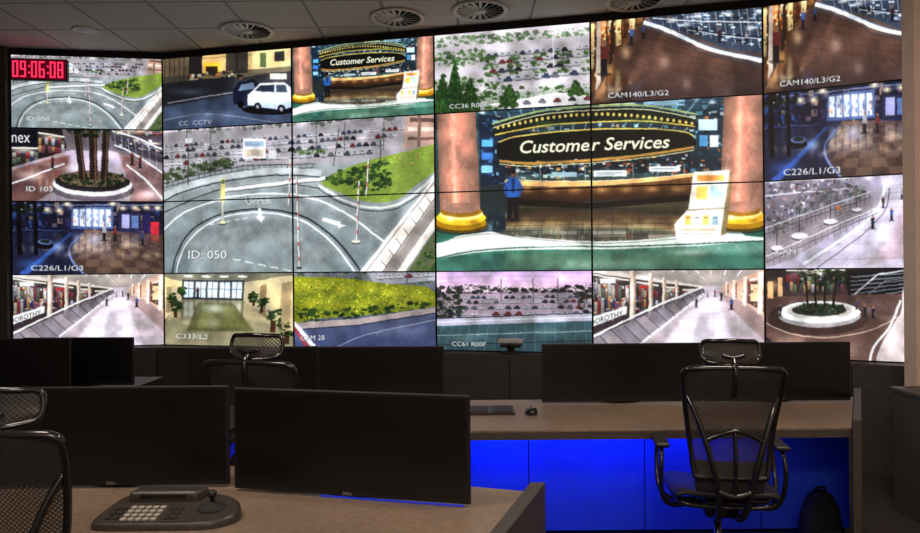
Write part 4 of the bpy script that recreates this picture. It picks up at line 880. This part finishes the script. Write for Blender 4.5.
# bag
e=empty('backpack',(1.77,3.46,0),.2,'small dark nylon backpack standing on carpet under desk','bag')
m=MB()
prof=[(.085,.0,.002),(.10,.0,.08),(.10,.0,.22),(.085,.0,.30),(.055,.0,.36),(.02,0,.38)]
def bagf(u,v):
    k=v*(len(prof)-1); i=min(int(k),len(prof)-2); t=k-i; r=prof[i][0]*(1-t)+prof[i+1][0]*t; z=prof[i][2]*(1-t)+prof[i+1][2]*t
    a=u*2*math.pi; return (r*math.copysign(abs(math.cos(a))**.7,math.cos(a)),r*.7*math.copysign(abs(math.sin(a))**.7,math.sin(a)),z)
m.grid(bagf,24,15); m.obj('body',M_bag,e)
MB().box(-.065,-.10,.04,.065,-.055,.20).obj('front_pocket',M_bag,e,bevel=.02)
MB().tube([(-.03,0,.35),(-.025,0,.39),(.025,0,.39),(.03,0,.35)],.007).obj('handle',M_bag,e)
# ------------------------------------------------------------------ chair
KX=.87
def build_chair():
    e=empty('office_chair',(0,0,0),0,'black mesh ergonomic office chair with headrest','chair','ergonomic mesh chairs'); parts=[]
    A=lambda o:parts.append(o) or o
    m=MB(); m.lathe([(0,.08),(.045,.08),(.05,.1),(.045,.14),(.03,.15),(0,.15)])
    for k in range(5):
        a=2*math.pi*k/5+.3; ca,sa=math.cos(a),math.sin(a)
        m.tube([(ca*.03,sa*.03,.125),(ca*.15,sa*.15,.118),(ca*.3,sa*.3,.085)],lambda t:.026-.011*t,n=8,sub=4)
    A(m.obj('star_base',M_frame,e))
    for k in range(5):
        a=2*math.pi*k/5+.3; c=MB(); RX=Matrix.Rotation(math.pi/2,4,'X')
        c.lathe([(0,-.022),(.025,-.022),(.028,-.018),(.028,-.006),(0,-.006)],M=RX,n=16); c.lathe([(0,.006),(.028,.006),(.028,.018),(.025,.022),(0,.022)],M=RX,n=16); c.box(-.006,-.008,-.004,.006,.008,.05)
        o=c.obj('caster',M_rubber,e); o.location=(math.cos(a)*.3,math.sin(a)*.3,.029); o.rotation_euler=(0,0,a+.6); A(o)
    A(MB().lathe([(.028,.14),(.028,.28),(.018,.29),(.018,.42),(0,.42)],n=18).obj('gas_lift',M_frame,e))
    def U(mb,name,mt,**k):
        mb.v=[(v[0]*KX,v[1],v[2]) for v in mb.v]; o=mb.obj(name,mt,e,**k); parts.append(o); return o
    U(MB().box(-.08,-.12,.415,.08,.10,.49),'tilt_mechanism',M_black,bevel=.012)
    def sf(u,v):
        x=(u-.5)*.52*(1-.10*(abs(v-.5)*2)**4); y=-.22+v*.46*(1-.05*(abs(u-.5)*2)**4)
        z=.538+.022*(abs(u-.5)*2)**2-.045*max(0,(v-.75)*4)**2+.012*math.cos(v*3)
        return (x,y,z-.025*max(0,(abs(u-.5)*2-.8)*5)**2)
    U(MB().grid(sf,16,16,-.026,nrm=(0,0,1)),'seat',M_fabric,subd=1)
    m=MB(); m.tube([(-.22,-.18,.505),(-.23,.05,.505),(-.19,.2,.48),(.19,.2,.48),(.23,.05,.505),(.22,-.18,.505),(.1,-.2,.492),(-.1,-.2,.492)],.011,closed=True); U(m,'seat_frame',M_frame)
    def yb(z): t=(z-.60)/.47; return -.25-.03*t+.035*math.sin(math.pi*min(1,max(0,t)))*1.0-.03*t*t
    def hw(z): t=(z-.64)/.43; return .160+.067*t
    zs=[.66,.74,.84,.94,1.04]
    L=[(-hw(z),yb(z)-.03,z) for z in zs]; Rr=[(hw(z),yb(z)-.03,z) for z in reversed(zs)]
    loop=L+[(-.205,yb(1.08)-.035,1.083),(-.1,yb(1.08)-.045,1.090),(.1,yb(1.08)-.045,1.090),(.205,yb(1.08)-.035,1.083)]+Rr+[(.13,yb(.63)-.03,.635),(-.13,yb(.63)-.03,.635)]
    U(MB().tube(loop,.012,closed=True,sub=5),'backrest_frame',M_frame)
    def bf(u,v):
        z=.64+v*.445; h=hw(z)-.004 if v<.93 else hw(z)-.02
        return ((u*2-1)*h,yb(z)-.03-.03*(1-(2*u-1)**2),z)
    U(MB().grid(bf,14,18),'backrest_mesh',M_mesh)
    def lf(u,v): z=.57+v*.13; return ((u*2-1)*(.155+.01*v),-.255+.01*v-.03*(1-(2*u-1)**2),z)
    U(MB().grid(lf,12,6,.012),'lumbar_pad',M_fabric,subd=1,label='dark padded lumbar support')
    m=MB()
    for s in (-1,1):
        m.tube([(s*.03,-.08,.45),(s*.05,-.22,.455),(s*.06,-.31,.52),(s*.08,-.348,.64),(s*.12,-.348,.78),(s*.165,-.328,.90),(s*.203,-.30,.975)],lambda t:.018-.008*t)
    m.tube([(-.07,-.348,.60),(0,-.355,.585),(.07,-.348,.60)],.012)
    m.tube([(0,-.355,.59),(0,-.363,.70),(0,-.355,.84)],.010)
    m.tube([(-.13,-.345,.80),(0,-.36,.845),(.13,-.345,.80)],.010)
    U(m,'back_support',M_frame,label='glossy curved back support')
    def hf(u,v): z=1.10+v*.095; s=2*u-1; return (s*(.126+.008*v)*(1-.08*(abs(v-.5)*2)**3),-.335+.045*s*s+.02*v,z+.012*s*s*(1 if v<.5 else -1))
    U(MB().grid(hf,12,6),'headrest_mesh',M_mesh)
    rim=[hf(u,0) for u in (0.02,.25,.5,.75,.98)]+[hf(1,.5)]+[hf(u,1) for u in (.98,.75,.5,.25,.02)]+[hf(0,.5)]
    U(MB().tube(rim,.009,closed=True,sub=4),'headrest_frame',M_frame)
    U(MB().tube([(0,-.345,.98),(0,-.37,1.03),(0,-.372,1.09),(0,-.34,1.13)],.012,flat=.7).tube([(-.05,-.338,1.14),(0,-.345,1.13),(.05,-.338,1.14)],.008),'headrest_post',M_frame)
    for s in (-1,1):
        # looped glossy arm: rises at the rear, turns forward under the pad and returns
        U(MB().tube([(s*.08,-.02,.455),(s*.21,-.05,.445),(s*.272,-.08,.475),(s*.292,-.11,.56),(s*.290,-.12,.64),(s*.285,-.085,.70),(s*.283,.0,.705),(s*.285,.065,.685),(s*.290,.06,.60),(s*.286,.02,.51),(s*.24,.0,.46),(s*.10,.02,.45)],.0115),'armrest_post',M_frame,label='looped glossy armrest support')
        U(MB().box(s*.283-.035,-.12,.708,s*.283+.035,.09,.730),'armrest_pad',M_black,bevel=.0105)
    return e,parts
chair,parts=build_chair()
def place(e,x,y,yaw,label): e.location=(x,y,0); e.rotation_euler=(0,0,yaw); e['label']=label
place(chair,1.13,3.10,math.radians(-9),'black mesh ergonomic chair pulled up to blue-lit desk')
for x,y,yaw,label,dz,lift in ((-.74,3.04,math.radians(-14),'black mesh ergonomic chair behind wide monitors',0,.045),(-1.20,2.10,0,'black mesh ergonomic chair tucked at near desk',-.06,0)):
    e2=chair.copy(); COL.objects.link(e2); place(e2,x,y,yaw,label)
    for p in parts:
        q=p.copy(); q.parent=e2; COL.objects.link(q)
        if dz and q.name.startswith('armrest_pad'): q.location.z+=dz
        if dz and q.name.startswith('armrest_post'): q.scale=(1,1,.88); q.location.z+=.022
        if lift and not q.name.startswith(('star_base','caster')):
            q.location.z+=lift
# ------------------------------------------------------------------ lights
def area(name,loc,rot,sx,sy,en,col):
    l=bpy.data.lights.new(name,'AREA'); l.shape='RECTANGLE'; l.size=sx; l.size_y=sy; l.energy=en; l.color=col
    o=bpy.data.objects.new(name,l); COL.objects.link(o); o.location=loc; o.rotation_euler=rot; return o
area('ambient_fill',(-1.6,1.6,3.5),(0,0,0),.9,.5,38,(1,.82,.66))  # overhead area lights added out of view for ambient fill, no fixtures
area('ambient_fill',(1.5,2.2,3.5),(0,0,0),.9,.5,40,(1,.82,.66))
area('ambient_fill',(0,-1.2,3.5),(0,0,0),1.2,.6,50,(1,.86,.74))
area('unseen_up_light',(0,-1.9,2.2),(math.radians(180),0,0),4,.3,42,(1,.86,.76))  # unseen area light behind the camera, aimed up at the ceiling
for i,(x,en) in enumerate(((-1.2,2.2),(-.5,2.4),(.2,2.6),(.75,2.0),(1.25,1.1))):
    area('under_desk_light',(x,3.56,.695),(math.radians(22),0,0),.40,.02,en,(.01,.06,1))
area('under_desk_light',(.4,3.32,.69),(math.radians(8),0,0),1.8,.03,3.0,(.01,.05,1))
w=bpy.data.worlds.new('w'); scene.world=w; w.use_nodes=True; w.node_tree.nodes['Background'].inputs[0].default_value=(.02,.02,.022,1)
# ------------------------------------------------------------------ camera
cam=bpy.data.cameras.new('camera'); cam.sensor_width=36; cam.lens=700/920*36; cam.clip_start=.05
co=bpy.data.objects.new('camera',cam); COL.objects.link(co)
co.matrix_world=Matrix.Translation((0,0,1.5))@Matrix.Rotation(math.pi/2,4,'X')@Matrix.Rotation(math.radians(-.5),4,'Z')
scene.camera=co
